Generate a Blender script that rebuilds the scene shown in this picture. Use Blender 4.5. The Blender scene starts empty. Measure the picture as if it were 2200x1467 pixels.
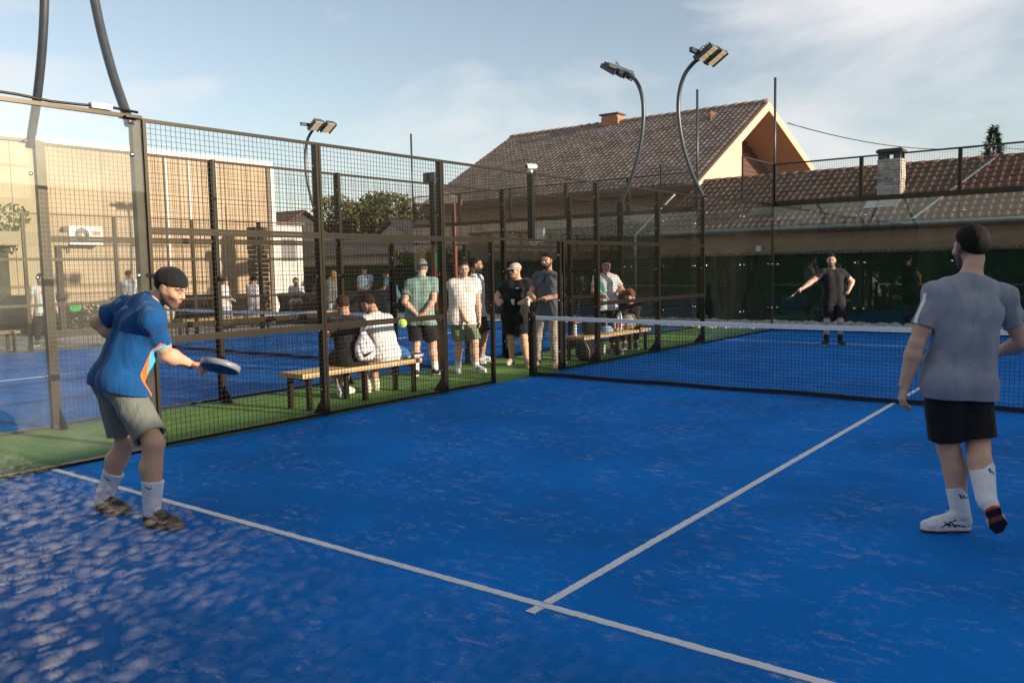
import bpy, math, random
import numpy as np
from mathutils import Vector, Matrix

D = bpy.data
scene = bpy.context.scene
COL = scene.collection
rnd = random.Random(7)

# ------------------------------------------------------------------ camera
CAM_POS = (7.2258, -10.0937, 1.59328)
YAW, PITCH, ROLL, FPX = -0.648752, -0.085959, -0.018473, 1794.95
fw = np.array([math.sin(YAW)*math.cos(PITCH), math.cos(YAW)*math.cos(PITCH), math.sin(PITCH)])
_r = np.array([math.cos(YAW), -math.sin(YAW), 0.0])
_u = np.cross(_r, fw)
cr = _r*math.cos(ROLL) + _u*math.sin(ROLL)
cu = -_r*math.sin(ROLL) + _u*math.cos(ROLL)
cam_d = D.cameras.new("camera")
cam = D.objects.new("camera", cam_d)
COL.objects.link(cam)
cam.matrix_world = Matrix(((cr[0], cu[0], -fw[0], CAM_POS[0]), (cr[1], cu[1], -fw[1], CAM_POS[1]),
                           (cr[2], cu[2], -fw[2], CAM_POS[2]), (0, 0, 0, 1)))
cam_d.sensor_width = 36.0
cam_d.lens = 36.0*FPX/2200.0
cam_d.clip_start = 0.02
cam_d.clip_end = 900.0
scene.camera = cam

# ------------------------------------------------------------------ sky, sun, exposure
SUN = np.array([0.955, 0.19, 0.228]); SUN /= np.linalg.norm(SUN)
SUN_EL = math.asin(SUN[2])
SUN_ROT = math.atan2(SUN[0], SUN[1])
world = D.worlds.new("World")
scene.world = world
world.use_nodes = True
wn, wl = world.node_tree.nodes, world.node_tree.links
wn.clear()
sky = wn.new("ShaderNodeTexSky"); sky.sky_type = 'NISHITA'; sky.sun_disc = False
sky.sun_elevation = SUN_EL; sky.sun_rotation = SUN_ROT
sky.air_density = 1.0; sky.dust_density = 0.6; sky.ozone_density = 1.0; sky.altitude = 100
bg = wn.new("ShaderNodeBackground"); bg.inputs[1].default_value = 0.103
wo = wn.new("ShaderNodeOutputWorld")
tc = wn.new("ShaderNodeTexCoord")
mp = wn.new("ShaderNodeMapping"); mp.inputs['Location'].default_value = (2.6, 0.3, 1.1)
mp.inputs['Rotation'].default_value = (0.0, 0.35, 0.9); mp.inputs['Scale'].default_value = (1.0, 2.4, 4.6)
n1 = wn.new("ShaderNodeTexNoise"); n1.inputs['Scale'].default_value = 1.15
n1.inputs['Detail'].default_value = 7; n1.inputs['Roughness'].default_value = 0.55; n1.inputs['Distortion'].default_value = 0.5
r1 = wn.new("ShaderNodeValToRGB")
r1.color_ramp.elements[0].position = 0.45; r1.color_ramp.elements[0].color = (0, 0, 0, 1)
r1.color_ramp.elements[1].position = 0.64; r1.color_ramp.elements[1].color = (0.92, 0.92, 0.92, 1)
mixc = wn.new("ShaderNodeMixRGB"); mixc.inputs[2].default_value = (5.0, 4.95, 5.0, 1)
hs = wn.new("ShaderNodeHueSaturation"); hs.inputs['Saturation'].default_value = 0.72
wl.new(tc.outputs['Generated'], mp.inputs[0]); wl.new(mp.outputs[0], n1.inputs['Vector'])
wl.new(n1.outputs[0], r1.inputs[0]); wl.new(r1.outputs[0], mixc.inputs[0])
wl.new(sky.outputs[0], hs.inputs['Color']); wl.new(hs.outputs[0], mixc.inputs[1])
wl.new(mixc.outputs[0], bg.inputs[0]); wl.new(bg.outputs[0], wo.inputs[0])

sl = D.lights.new("sun", 'SUN'); sl.energy = 4.6; sl.angle = math.radians(0.5); sl.color = (1.0, 0.84, 0.65)
so = D.objects.new("sun", sl); COL.objects.link(so)
so.rotation_mode = 'QUATERNION'
so.rotation_quaternion = Vector(-SUN).to_track_quat('-Z', 'Y')
so.location = (40, 8, 20)

vs = scene.view_settings
scene.display_settings.display_device = 'sRGB'
vs.view_transform = 'Standard'; vs.look = 'None'; vs.gamma = 1.0; vs.use_curve_mapping = False
vs.exposure = 0.84
scene.render.engine = 'CYCLES'
cy = scene.cycles
cy.max_bounces = 6; cy.diffuse_bounces = 3; cy.glossy_bounces = 3; cy.transparent_max_bounces = 40
cy.transmission_bounces = 4
cy.use_denoising = True
try:
    cy.denoiser = 'OPENIMAGEDENOISE'
except Exception:
    pass
cy.sample_clamp_indirect = 6.0
scene.render.filter_size = 1.3

# ------------------------------------------------------------------ helpers: materials
MATS = {}
def mat(name, color, rough=0.6, metal=0.0, vary=0.0, nscale=8.0, bump=0.0, bscale=60.0, spec=0.5, coat=0.0, sheen=0.0,
        color2=None, attr=False, stretch=None, sss=0.0, tint=None):
    if name in MATS: return MATS[name]
    m = D.materials.new(name); m.use_nodes = True
    n, l = m.node_tree.nodes, m.node_tree.links
    b = n['Principled BSDF']
    c = (*color, 1)
    b.inputs['Base Color'].default_value = c
    b.inputs['Roughness'].default_value = rough
    b.inputs['Metallic'].default_value = metal
    b.inputs['Specular IOR Level'].default_value = spec
    b.inputs['Coat Weight'].default_value = coat
    b.inputs['Sheen Weight'].default_value = sheen
    if sss: 
        b.inputs['Subsurface Weight'].default_value = sss
        b.inputs['Subsurface Radius'].default_value = (0.012, 0.005, 0.003)
        b.inputs['Subsurface Scale'].default_value = 0.5
    t = n.new("ShaderNodeTexCoord")
    vec = t.outputs['Object']
    if stretch:
        mm = n.new("ShaderNodeMapping"); mm.inputs['Scale'].default_value = stretch
        l.new(vec, mm.inputs[0]); vec = mm.outputs[0]
    base = None
    if attr:
        a = n.new("ShaderNodeAttribute"); a.attribute_name = "Col"; base = a.outputs['Color']
    if vary > 0 or color2:
        nz = n.new("ShaderNodeTexNoise"); nz.inputs['Scale'].default_value = nscale
        nz.inputs['Detail'].default_value = 5; nz.inputs['Roughness'].default_value = 0.6
        l.new(vec, nz.inputs['Vector'])
        rp = n.new("ShaderNodeMapRange"); rp.inputs[1].default_value = 0.3; rp.inputs[2].default_value = 0.7
        l.new(nz.outputs[0], rp.inputs[0])
        if color2:
            mx = n.new("ShaderNodeMixRGB"); mx.inputs[1].default_value = c; mx.inputs[2].default_value = (*color2, 1)
            l.new(rp.outputs[0], mx.inputs[0]); base = mx.outputs[0]
        else:
            rp.inputs[3].default_value = 1-vary; rp.inputs[4].default_value = 1+vary
            mx = n.new("ShaderNodeMixRGB"); mx.blend_type = 'MULTIPLY'; mx.inputs[0].default_value = 1
            mx.inputs[1].default_value = c
            if base is not None: l.new(base, mx.inputs[1])
            l.new(rp.outputs[0], mx.inputs[2]); base = mx.outputs[0]
    if base is not None: l.new(base, b.inputs['Base Color'])
    if bump > 0:
        nb = n.new("ShaderNodeTexNoise"); nb.inputs['Scale'].default_value = bscale; nb.inputs['Detail'].default_value = 4
        l.new(vec, nb.inputs['Vector'])
        bp = n.new("ShaderNodeBump"); bp.inputs['Strength'].default_value = bump; bp.inputs['Distance'].default_value = 0.02
        l.new(nb.outputs[0], bp.inputs['Height']); l.new(bp.outputs[0], b.inputs['Normal'])
    if tint: b.inputs['Specular Tint'].default_value = (*tint, 1)
    MATS[name] = m
    return m

def glass_mat(name, tint, dust, f0=0.045):
    if name in MATS: return MATS[name]
    m = D.materials.new(name); m.use_nodes = True
    n, l = m.node_tree.nodes, m.node_tree.links
    n.remove(n['Principled BSDF'])
    out = n['Material Output']
    tr = n.new("ShaderNodeBsdfTransparent"); tr.inputs[0].default_value = (*tint, 1)
    gl = n.new("ShaderNodeBsdfGlossy"); gl.inputs['Roughness'].default_value = 0.0
    df = n.new("ShaderNodeBsdfDiffuse"); df.inputs[0].default_value = (0.75, 0.73, 0.68, 1)
    lw = n.new("ShaderNodeLayerWeight"); lw.inputs[0].default_value = 0.5
    p = n.new("ShaderNodeMath"); p.operation = 'POWER'; p.inputs[1].default_value = 5
    l.new(lw.outputs['Facing'], p.inputs[0])
    ma = n.new("ShaderNodeMath"); ma.operation = 'MULTIPLY_ADD'; ma.inputs[1].default_value = 1-f0; ma.inputs[2].default_value = f0
    l.new(p.outputs[0], ma.inputs[0])
    tcx = n.new("ShaderNodeTexCoord"); nz = n.new("ShaderNodeTexNoise"); nz.inputs['Scale'].default_value = 3; nz.inputs['Detail'].default_value = 6
    l.new(tcx.outputs['Object'], nz.inputs['Vector'])
    mr = n.new("ShaderNodeMapRange"); mr.inputs[1].default_value = 0.3; mr.inputs[2].default_value = 0.75
    mr.inputs[3].default_value = dust*0.5; mr.inputs[4].default_value = dust*1.6
    l.new(nz.outputs[0], mr.inputs[0])
    m1 = n.new("ShaderNodeMixShader"); m2 = n.new("ShaderNodeMixShader")
    l.new(mr.outputs[0], m1.inputs[0]); l.new(tr.outputs[0], m1.inputs[1]); l.new(df.outputs[0], m1.inputs[2])
    l.new(ma.outputs[0], m2.inputs[0]); l.new(m1.outputs[0], m2.inputs[1]); l.new(gl.outputs[0], m2.inputs[2])
    l.new(m2.outputs[0], out.inputs[0])
    MATS[name] = m
    return m

def ramp_mat(name, stops, nscale, rough=0.8, detail=6, bump=0.0, bscale=40, stretch=None, spec=0.3, sheen=0.0, coords='Object'):
    if name in MATS: return MATS[name]
    m = D.materials.new(name); m.use_nodes = True
    n, l = m.node_tree.nodes, m.node_tree.links
    b = n['Principled BSDF']; b.inputs['Roughness'].default_value = rough; b.inputs['Specular IOR Level'].default_value = spec
    b.inputs['Sheen Weight'].default_value = sheen
    t = n.new("ShaderNodeTexCoord"); vec = t.outputs[coords]
    if stretch:
        mm = n.new("ShaderNodeMapping"); mm.inputs['Scale'].default_value = stretch
        l.new(vec, mm.inputs[0]); vec = mm.outputs[0]
    nz = n.new("ShaderNodeTexNoise"); nz.inputs['Scale'].default_value = nscale; nz.inputs['Detail'].default_value = detail
    nz.inputs['Roughness'].default_value = 0.65
    l.new(vec, nz.inputs['Vector'])
    rp = n.new("ShaderNodeValToRGB")
    e = rp.color_ramp.elements
    while len(e) < len(stops): e.new(0.5)
    for i, (p, c) in enumerate(stops): e[i].position = p; e[i].color = (*c, 1)
    l.new(nz.outputs[0], rp.inputs[0]); l.new(rp.outputs[0], b.inputs['Base Color'])
    if bump > 0:
        nb = n.new("ShaderNodeTexNoise"); nb.inputs['Scale'].default_value = bscale; nb.inputs['Detail'].default_value = 5
        l.new(vec, nb.inputs['Vector'])
        bp = n.new("ShaderNodeBump"); bp.inputs['Strength'].default_value = bump; bp.inputs['Distance'].default_value = 0.03
        l.new(nb.outputs[0], bp.inputs['Height']); l.new(bp.outputs[0], b.inputs['Normal'])
    MATS[name] = m
    return m

def piece_mat(name, cols, rough=0.8, bump=0.3, bscale=30, vary=0.25, nscale=9):
    """colour differs from object to object (tiles, bricks, boards) and by a fine grain"""
    if name in MATS: return MATS[name]
    m = D.materials.new(name); m.use_nodes = True
    n, l = m.node_tree.nodes, m.node_tree.links
    b = n['Principled BSDF']; b.inputs['Roughness'].default_value = rough; b.inputs['Specular IOR Level'].default_value = 0.25
    oi = n.new("ShaderNodeObjectInfo"); gi = n.new("ShaderNodeNewGeometry")
    ad = n.new("ShaderNodeMath"); ad.operation = 'ADD'
    l.new(oi.outputs['Random'], ad.inputs[0]); l.new(gi.outputs['Random Per Island'], ad.inputs[1])
    fr = n.new("ShaderNodeMath"); fr.operation = 'FRACT'; l.new(ad.outputs[0], fr.inputs[0])
    rp = n.new("ShaderNodeValToRGB"); e = rp.color_ramp.elements
    while len(e) < len(cols): e.new(0.5)
    for i, c in enumerate(cols): e[i].position = i/max(1, len(cols)-1); e[i].color = (*c, 1)
    l.new(fr.outputs[0], rp.inputs[0])
    t = n.new("ShaderNodeTexCoord"); nz = n.new("ShaderNodeTexNoise"); nz.inputs['Scale'].default_value = nscale; nz.inputs['Detail'].default_value = 6
    g2 = n.new("ShaderNodeVectorMath"); g2.operation = 'ADD'
    l.new(gi.outputs['Position'], g2.inputs[0]); l.new(g2.outputs[0], nz.inputs['Vector'])
    mr = n.new("ShaderNodeMapRange"); mr.inputs[1].default_value = 0.3; mr.inputs[2].default_value = 0.7
    mr.inputs[3].default_value = 1-vary; mr.inputs[4].default_value = 1+vary
    l.new(nz.outputs[0], mr.inputs[0])
    mx = n.new("ShaderNodeMixRGB"); mx.blend_type = 'MULTIPLY'; mx.inputs[0].default_value = 1
    l.new(rp.outputs[0], mx.inputs[1]); l.new(mr.outputs[0], mx.inputs[2]); l.new(mx.outputs[0], b.inputs['Base Color'])
    if bump > 0:
        nb = n.new("ShaderNodeTexNoise"); nb.inputs['Scale'].default_value = bscale; nb.inputs['Detail'].default_value = 4
        l.new(g2.outputs[0], nb.inputs['Vector'])
        bp = n.new("ShaderNodeBump"); bp.inputs['Strength'].default_value = bump; bp.inputs['Distance'].default_value = 0.01
        l.new(nb.outputs[0], bp.inputs['Height']); l.new(bp.outputs[0], b.inputs['Normal'])
    MATS[name] = m
    return m

# ------------------------------------------------------------------ helpers: meshes and objects
def np_mesh(name, V, Q, smooth=False, cols=None):
    """fast mesh from numpy verts and equal-size faces"""
    me = D.meshes.new(name)
    V = np.asarray(V, np.float32); Q = np.asarray(Q, np.int32)
    k = Q.shape[1]
    me.vertices.add(len(V)); me.vertices.foreach_set("co", V.ravel())
    me.loops.add(Q.size); me.loops.foreach_set("vertex_index", Q.ravel())
    me.polygons.add(len(Q)); me.polygons.foreach_set("loop_start", np.arange(0, Q.size, k, dtype=np.int32))
    me.polygons.foreach_set("use_smooth", np.full(len(Q), bool(smooth)))
    me.update(calc_edges=True)
    if cols is not None:
        a = me.color_attributes.new("Col", 'FLOAT_COLOR', 'POINT')
        c4 = np.ones((len(V), 4), np.float32); c4[:, :3] = cols
        a.data.foreach_set("color", c4.ravel())
    return me

class MB:
    """collects boxes, bars, tubes and free faces into one mesh"""
    def __init__(s): s.v = []; s.f = []; s.mi = []; s.sm = []
    def add(s, V, F, mi=0, smooth=False):
        o = len(s.v)
        s.v += [tuple(map(float, p)) for p in V]
        s.f += [tuple(i+o for i in f) for f in F]
        s.mi += [mi]*len(F); s.sm += [smooth]*len(F)
        return s
    def box(s, lo, hi, mi=0):
        (a, b, c), (d, e, f) = lo, hi
        V = [(a,b,c),(d,b,c),(d,e,c),(a,e,c),(a,b,f),(d,b,f),(d,e,f),(a,e,f)]
        return s.add(V, [(0,3,2,1),(4,5,6,7),(0,1,5,4),(1,2,6,5),(2,3,7,6),(3,0,4,7)], mi)
    def obox(s, c, ax, ay, az, mi=0):
        """box at centre c with half-axis vectors"""
        c, ax, ay, az = (np.asarray(q, float) for q in (c, ax, ay, az))
        V = [c+i*ax+j*ay+k*az for k in (-1, 1) for (i, j) in ((-1,-1),(1,-1),(1,1),(-1,1))]
        return s.add(V, [(0,3,2,1),(4,5,6,7),(0,1,5,4),(1,2,6,5),(2,3,7,6),(3,0,4,7)], mi)
    def bar(s, a, b, w, h=None, up=(0,0,1), mi=0):
        h = w if h is None else h
        a, b = np.asarray(a, float), np.asarray(b, float); d = b-a; L = np.linalg.norm(d); d = d/L
        up = np.asarray(up, float)
        if abs(d@up) > 0.98: up = np.array([0, 1.0, 0])
        x = np.cross(d, up); x /= np.linalg.norm(x); y = np.cross(x, d)
        return s.obox((a+b)/2, x*w/2, y*h/2, d*L/2, mi)
    def tube(s, pts, r, n=8, mi=0, cap=True, smooth=True):
        P = [np.asarray(p, float) for p in pts]
        rs = [r]*len(P) if np.isscalar(r) else list(r)
        V = []; up = None
        for i, p in enumerate(P):
            d = P[min(i+1, len(P)-1)]-P[max(i-1, 0)]; d = d/np.linalg.norm(d)
            if up is None:
                up = np.array([0, 0, 1.0]) if abs(d[2]) < 0.9 else np.array([0, 1.0, 0])
            x = np.cross(d, up); x /= np.linalg.norm(x); y = np.cross(x, d); up = y
            for k in range(n):
                a = 2*math.pi*k/n
                V.append(p + rs[i]*(math.cos(a)*x + math.sin(a)*y))
        F = []
        for i in range(len(P)-1):
            for k in range(n):
                k2 = (k+1) % n
                F.append((i*n+k, i*n+k2, (i+1)*n+k2, (i+1)*n+k))
        s.add(V, F, mi, smooth)
        if cap and n > 2:
            o = len(s.v)-len(V)
            s.f += [tuple(o+k for k in range(n))[::-1], tuple(o+(len(P)-1)*n+k for k in range(n))]
            s.mi += [mi, mi]; s.sm += [False, False]
        return s
    def lathe(s, c, prof, n=16, mi=0, axis=(0,0,1), smooth=True):
        axis = np.asarray(axis, float); axis /= np.linalg.norm(axis)
        t = np.array([1.0,0,0]) if abs(axis[0]) < 0.9 else np.array([0,1.0,0])
        x = np.cross(axis, t); x /= np.linalg.norm(x); y = np.cross(axis, x); c = np.asarray(c, float)
        V = [c+axis*z+r*(math.cos(2*math.pi*k/n)*x+math.sin(2*math.pi*k/n)*y) for (r, z) in prof for k in range(n)]
        F = [(i*n+k, i*n+(k+1)%n, (i+1)*n+(k+1)%n, (i+1)*n+k) for i in range(len(prof)-1) for k in range(n)]
        F += [tuple(range(n))[::-1], tuple((len(prof)-1)*n+k for k in range(n))]
        return s.add(V, F, mi, smooth)
    def prism(s, poly, d, mi=0):
        """polygon (list of 3d points) extruded by vector d"""
        n = len(poly); d = np.asarray(d, float)
        V = [np.asarray(p, float) for p in poly]; V += [p+d for p in V]
        F = [tuple(range(n))[::-1], tuple(range(n, 2*n))] + [(i, (i+1) % n, n+(i+1) % n, n+i) for i in range(n)]
        return s.add(V, F, mi)
    def mesh(s, name, mats):
        me = D.meshes.new(name)
        me.from_pydata(s.v, [], s.f)
        for m in (mats if isinstance(mats, (list, tuple)) else [mats]): me.materials.append(m)
        me.polygons.foreach_set("material_index", s.mi); me.polygons.foreach_set("use_smooth", s.sm)
        me.update()
        return me
    def build(s, name, mats, parent=None, **kw):
        return obj(name, s.mesh(name, mats), parent, **kw)

def obj(name, me, parent=None, label=None, cat=None, group=None, kind=None, loc=None, matl=None):
    o = D.objects.new(name, me); COL.objects.link(o)
    if matl is not None and me is not None: me.materials.append(matl)
    if parent is not None: o.parent = parent
    if loc is not None: o.location = loc
    tag(o, label, cat, group, kind)
    return o
def tag(o, label=None, cat=None, group=None, kind=None):
    if label: o['label'] = label
    if cat: o['category'] = cat
    if group: o['group'] = group
    if kind: o['kind'] = kind
    return o
def thing(name, label, cat, loc=(0,0,0), rz=0.0, group=None):
    o = D.objects.new(name, None); COL.objects.link(o)
    o.location = loc; o.rotation_euler = (0, 0, rz); o.empty_display_size = 0.2
    return tag(o, label, cat, group)
def copy_tree(o, parent=None):
    c = o.copy(); COL.objects.link(c)
    if parent is not None: c.parent = parent
    for ch in list(o.children): copy_tree(ch, c)
    return c
def wires(mb, o, u, lu, v, lv, step, r, mi=0, offs=0.0):
    """a welded grid: wires along v set along u, and across"""
    o, u, v = (np.asarray(q, float) for q in (o, u, v)); w = np.cross(u, v)
    k = max(2, int(round(lu/step))); 
    for i in range(1, k):
        c = o+u*(lu*i/k)+v*lv/2
        mb.obox(c, u*r, w*r, v*lv/2, mi)
    k = max(2, int(round(lv/step)))
    for i in range(1, k):
        c = o+v*(lv*i/k)+u*lu/2+w*(2*r)
        mb.obox(c, u*lu/2, v*r, w*r, mi)

# ------------------------------------------------------------------ materials of the place
def court_mat():
    m = D.materials.new('court_turf'); m.use_nodes = True
    n, l = m.node_tree.nodes, m.node_tree.links
    b = n['Principled BSDF']; b.inputs['Roughness'].default_value = 0.9; b.inputs['Specular IOR Level'].default_value = 0.08
    t = n.new("ShaderNodeTexCoord")
    def noise(sc, det, rgh=.6, dist=0.0, stretch=None):
        z = n.new("ShaderNodeTexNoise"); z.inputs['Scale'].default_value = sc; z.inputs['Detail'].default_value = det; z.inputs['Roughness'].default_value = rgh; z.inputs['Distortion'].default_value = dist
        v = t.outputs['Object']
        if stretch:
            mm = n.new("ShaderNodeMapping"); mm.inputs['Rotation'].default_value = (0, 0, 0.35); mm.inputs['Scale'].default_value = stretch; l.new(v, mm.inputs[0]); v = mm.outputs[0]
        l.new(v, z.inputs['Vector']); return z.outputs[0]
    def rng_(x, a, b_, c=0., d=1.):
        r = n.new("ShaderNodeMapRange"); r.interpolation_type = 'SMOOTHSTEP'
        for i, q in enumerate((a, b_, c, d)): r.inputs[1+i].default_value = q
        l.new(x, r.inputs[0]); return r.outputs[0]
    def mul(x, y, op='MULTIPLY'):
        q = n.new("ShaderNodeMath"); q.operation = op; l.new(x, q.inputs[0])
        if isinstance(y, float): q.inputs[1].default_value = y
        else: l.new(y, q.inputs[1])
        return q.outputs[0]
    patch = rng_(noise(1.5, 5, .7, .6), .42, .62)
    streak = rng_(noise(7.5, 7, .68, .8, (1.0, 1.9, 1.0)), .51, .67)
    grain = rng_(noise(75, 4, .7), .36, .60)
    fac = mul(mul(mul(patch, streak), grain), .55)
    fine = mul(mul(rng_(noise(26, 5, .7), .60, .75), grain), .35)
    fac2 = mul(fac, fine, 'MAXIMUM')
    tone = rng_(noise(0.55, 6, .6), .3, .7, .80, 1.2)
    tone2 = mul(tone, rng_(noise(220, 2, .5), .3, .7, .82, 1.18))
    mx0 = n.new("ShaderNodeMixRGB"); mx0.blend_type = 'MULTIPLY'; mx0.inputs[0].default_value = 1; mx0.inputs[1].default_value = (0.0010, 0.140, 0.475, 1); l.new(tone2, mx0.inputs[2])
    mx = n.new("ShaderNodeMixRGB"); mx.inputs[2].default_value = (0.46, 0.47, 0.52, 1); l.new(fac2, mx.inputs[0]); l.new(mx0.outputs[0], mx.inputs[1]); l.new(mx.outputs[0], b.inputs['Base Color'])
    bp = n.new("ShaderNodeBump"); bp.inputs['Strength'].default_value = .35; bp.inputs['Distance'].default_value = .01; l.new(noise(420, 3), bp.inputs['Height']); l.new(bp.outputs[0], b.inputs['Normal'])
    return m
M_BLUE = court_mat()
M_LINE = ramp_mat('line_turf', [(0.0, (0.74,0.76,0.78)), (0.56, (0.70,0.72,0.75)), (0.66, (0.50,0.55,0.66)), (0.78, (0.14,0.26,0.52))], 26, rough=0.9, detail=8, bump=0.4, bscale=300, spec=0.1)
M_GREEN = ramp_mat('green_turf', [(0.25, (0.052, 0.145, 0.012)), (0.5, (0.085, 0.215, 0.018)), (0.75, (0.14, 0.275, 0.03))], 7, rough=0.9, bump=0.7, bscale=260, spec=0.15, sheen=0.15)
M_GROUND = ramp_mat('gravel_ground', [(0.3, (0.16, 0.145, 0.125)), (0.7, (0.30, 0.275, 0.24))], 4, rough=0.95, bump=0.5, bscale=30)
M_PAVE = ramp_mat('concrete', [(0.3, (0.34, 0.33, 0.31)), (0.7, (0.46, 0.44, 0.41))], 2.5, rough=0.85, bump=0.2, bscale=25)
M_BLACK = mat('black_powder_coat', (0.008, 0.0065, 0.0045), 0.34, vary=0.15, nscale=6, spec=0.55, tint=(1.0, 0.86, 0.64))
M_WIRE = mat('black_wire', (0.009, 0.0075, 0.005), 0.28, spec=0.7, tint=(1.0, 0.88, 0.68))
M_STEEL = mat('steel_bolt', (0.6, 0.6, 0.58), 0.25, metal=1.0)
M_POLE = mat('pole_paint', (0.038, 0.044, 0.052), 0.38, vary=0.15, nscale=10, spec=0.6)
M_GLASS = glass_mat('court_glass', (0.95, 0.975, 0.96), 0.004)
M_GLASSD = glass_mat('dusty_hazed_glass', (0.94, 0.965, 0.95), 0.026)  # dust raised so it also stands in for the white sky reflection
M_NET = mat('net_cord', (0.012, 0.012, 0.014), 0.7)
M_TAPE = mat('net_tape', (0.80, 0.82, 0.84), 0.75, vary=0.08, nscale=30, bump=0.25, bscale=80)
M_PINE = piece_mat('pine_wood', [(0.50, 0.34, 0.17), (0.56, 0.40, 0.22), (0.46, 0.30, 0.15)], 0.6, bump=0.15, bscale=50)

# ------------------------------------------------------------------ ground, courts
def sheet(name, x0, x1, y0, y1, z, m, parent=None, kind=None, div=1):
    V = [(x0,y0,z),(x1,y0,z),(x1,y1,z),(x0,y1,z)]
    return MB().add(V, [(0,1,2,3)]).build(name, m, parent, kind=kind)
sheet('ground', -350, 350, -300, 400, -0.06, M_GROUND, kind='structure')
sheet('paving', -19.9, -12.0, -10, 9.9, -0.004, M_PAVE, kind='structure')
for (x0, nm) in ((0.0, 'court_floor'), (-12.0, 'court_floor')):
    f = sheet(nm, x0, x0+10, -10, 10, 0.0, M_BLUE, kind='structure')
    w = 0.025
    def line(a, b, vert):
        n_ = int(abs(b-a)/0.02); t_ = np.linspace(a, b, n_+1); V = []; 
        for k in range(n_+1):
            for sg in (-1, 1):
                o_ = sg*(w+rnd.uniform(-.0035, .0025))
                V += [(vert[1]+o_, t_[k], z) if vert[0] else (t_[k], vert[1]+o_, z) for z in (0.001, 0.005)]
        F = []
        for k in range(n_):
            i = 4*k; j = i+4
            q = [(i+1, i+3, j+3, j+1), (i, i+1, j+1, j), (i+3, i+2, j+2, j+3)]
            F += [x[::-1] for x in q] if vert[0] else q
        MB().add(V, F).build('court_line', M_LINE, f)
    for yy in (-6.95, 6.95): line(x0+0.02, x0+9.98, (False, yy))
    for (a_, b_) in ((-7.06, -6.95-w-.004), (-6.95+w+.004, 6.95-w-.004), (6.95+w+.004, 7.15)): line(a_, b_, (True, x0+5))
sheet('turf_strip', -1.999, -0.001, -14, 10.0, 0.003, M_GREEN, kind='structure')

# ------------------------------------------------------------------ court fences of welded mesh
def bolt_bm():
    return MB().lathe((0,0,0), [(0.0,0.0),(0.03,0.0),(0.03,0.008),(0.016,0.016),(0.0,0.018)], 10)
BOLT = bolt_bm().mesh('bolt', M_STEEL)

def frame_panel(parent, x, y0, y1, z0, z1, t=0.031):
    """welded frame in the plane x = const with its wire mesh"""
    f = MB()
    f.box((x-t/2, y0, z0), (x+t/2, y0+t, z1)); f.box((x-t/2, y1-t, z0), (x+t/2, y1, z1))
    f.box((x-t/2, y0+t, z0), (x+t/2, y1-t, z0+t)); f.box((x-t/2, y0+t, z1-t), (x+t/2, y1-t, z1))
    f.build('panel_frame', M_BLACK, parent)
    wz = MB(); wires(wz, (x, y0+t, z0+t), (0,1,0), y1-y0-2*t, (0,0,1), z1-z0-2*t, 0.05, 0.0018)
    wz.build('wire_mesh', M_WIRE, parent, kind='stuff')
def frame_panel_y(parent, y, x0, x1, z0, z1, t=0.036, inner=True):
    f = MB()
    f.box((x0, y-t/2, z0), (x0+t, y+t/2, z1)); f.box((x1-t, y-t/2, z0), (x1, y+t/2, z1))
    f.box((x0+t, y-t/2, z0), (x1-t, y+t/2, z0+t)); f.box((x0+t, y-t/2, z1-t), (x1-t, y+t/2, z1))
    f.build('panel_frame', M_BLACK, parent)
    wz = MB(); wires(wz, (x0+t, y, z0+t), (1,0,0), x1-x0-2*t, (0,0,1), z1-z0-2*t, 0.05, 0.0018)
    wz.build('wire_mesh', M_WIRE, parent, kind='stuff')

def side_fence(x, out, label, door=True):
    """out = -1: posts stand on the -x side of the mesh"""
    T = thing('mesh_fence', label, 'fence', (x, 0, 0))
    e = 0.004
    if door:
        full = [(-6, -4), (-4, -2), (1.83, 4), (4, 6)]
    else:
        full = [(-6, -4), (-4, -2), (-2, 0), (0, 2), (2, 4), (4, 6)]
    for (a, b) in full:
        for (z0, z1) in ((0.02, 1.0), (1.003, 2.0), (2.003, 3.0)):
            frame_panel(T, 0, a+e, b-e, z0, z1)
    if door:
        frame_panel(T, 0, -2+e, -0.97, 0.02, 2.0); frame_panel(T, 0, 0.78, 1.83-e, 0.02, 2.0)
        frame_panel(T, 0, -2+e, -e, 2.003, 3.0); frame_panel(T, 0, e, 1.83-e, 2.003, 3.0)
    px0, px1 = (-0.072, -0.018) if out < 0 else (0.018, 0.072)
    ys = ([-6, -4, -2, 1.83, 4, 6] if door else [-6, -4, -2, 0, 2, 4, 6])
    for y in ys:
        MB().box((px0, y-0.025, 0.0), (px1, y+0.025, 3.0)).build('post', M_BLACK, T)
        g = MB(); xm = px0 if out < 0 else px1
        g.prism([(xm, y, 0.008), (xm+out*0.16, y, 0.008), (xm, y, 0.22)], (0, 0.008, 0))
        g.box((min(xm, xm+out*0.18), y-0.07, 0.0), (max(xm, xm+out*0.18), y+0.07, 0.008))
        g.build('base_plate', M_BLACK, T)
        for z in (0.3, 0.95, 1.55, 2.3, 2.75):
            b = obj('bolt', BOLT, T, loc=((px0+px1)/2, y-0.025, z)); b.rotation_euler = (math.pi/2, 0, 0); b.scale = (0.45, 0.45, 0.45)
    if door:
        for y in (-0.95, 0.75):
            MB().box((px0, y-0.025, 0.0), (px1, y+0.025, 2.02)).build('door_post', M_BLACK, T)
            for z in (0.3, 1.1, 1.8):
                b = obj('bolt', BOLT, T, loc=((px0+px1)/2, y-0.025, z)); b.rotation_euler = (math.pi/2, 0, 0); b.scale = (0.45, 0.45, 0.45)
        MB().box((px0, -0.03, 2.0), (px1, 0.03, 3.0)).build('post', M_BLACK, T)
    return T
side_fence(0.0, -1, 'black welded mesh fence with open doorway right beside the near blue court')
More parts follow.
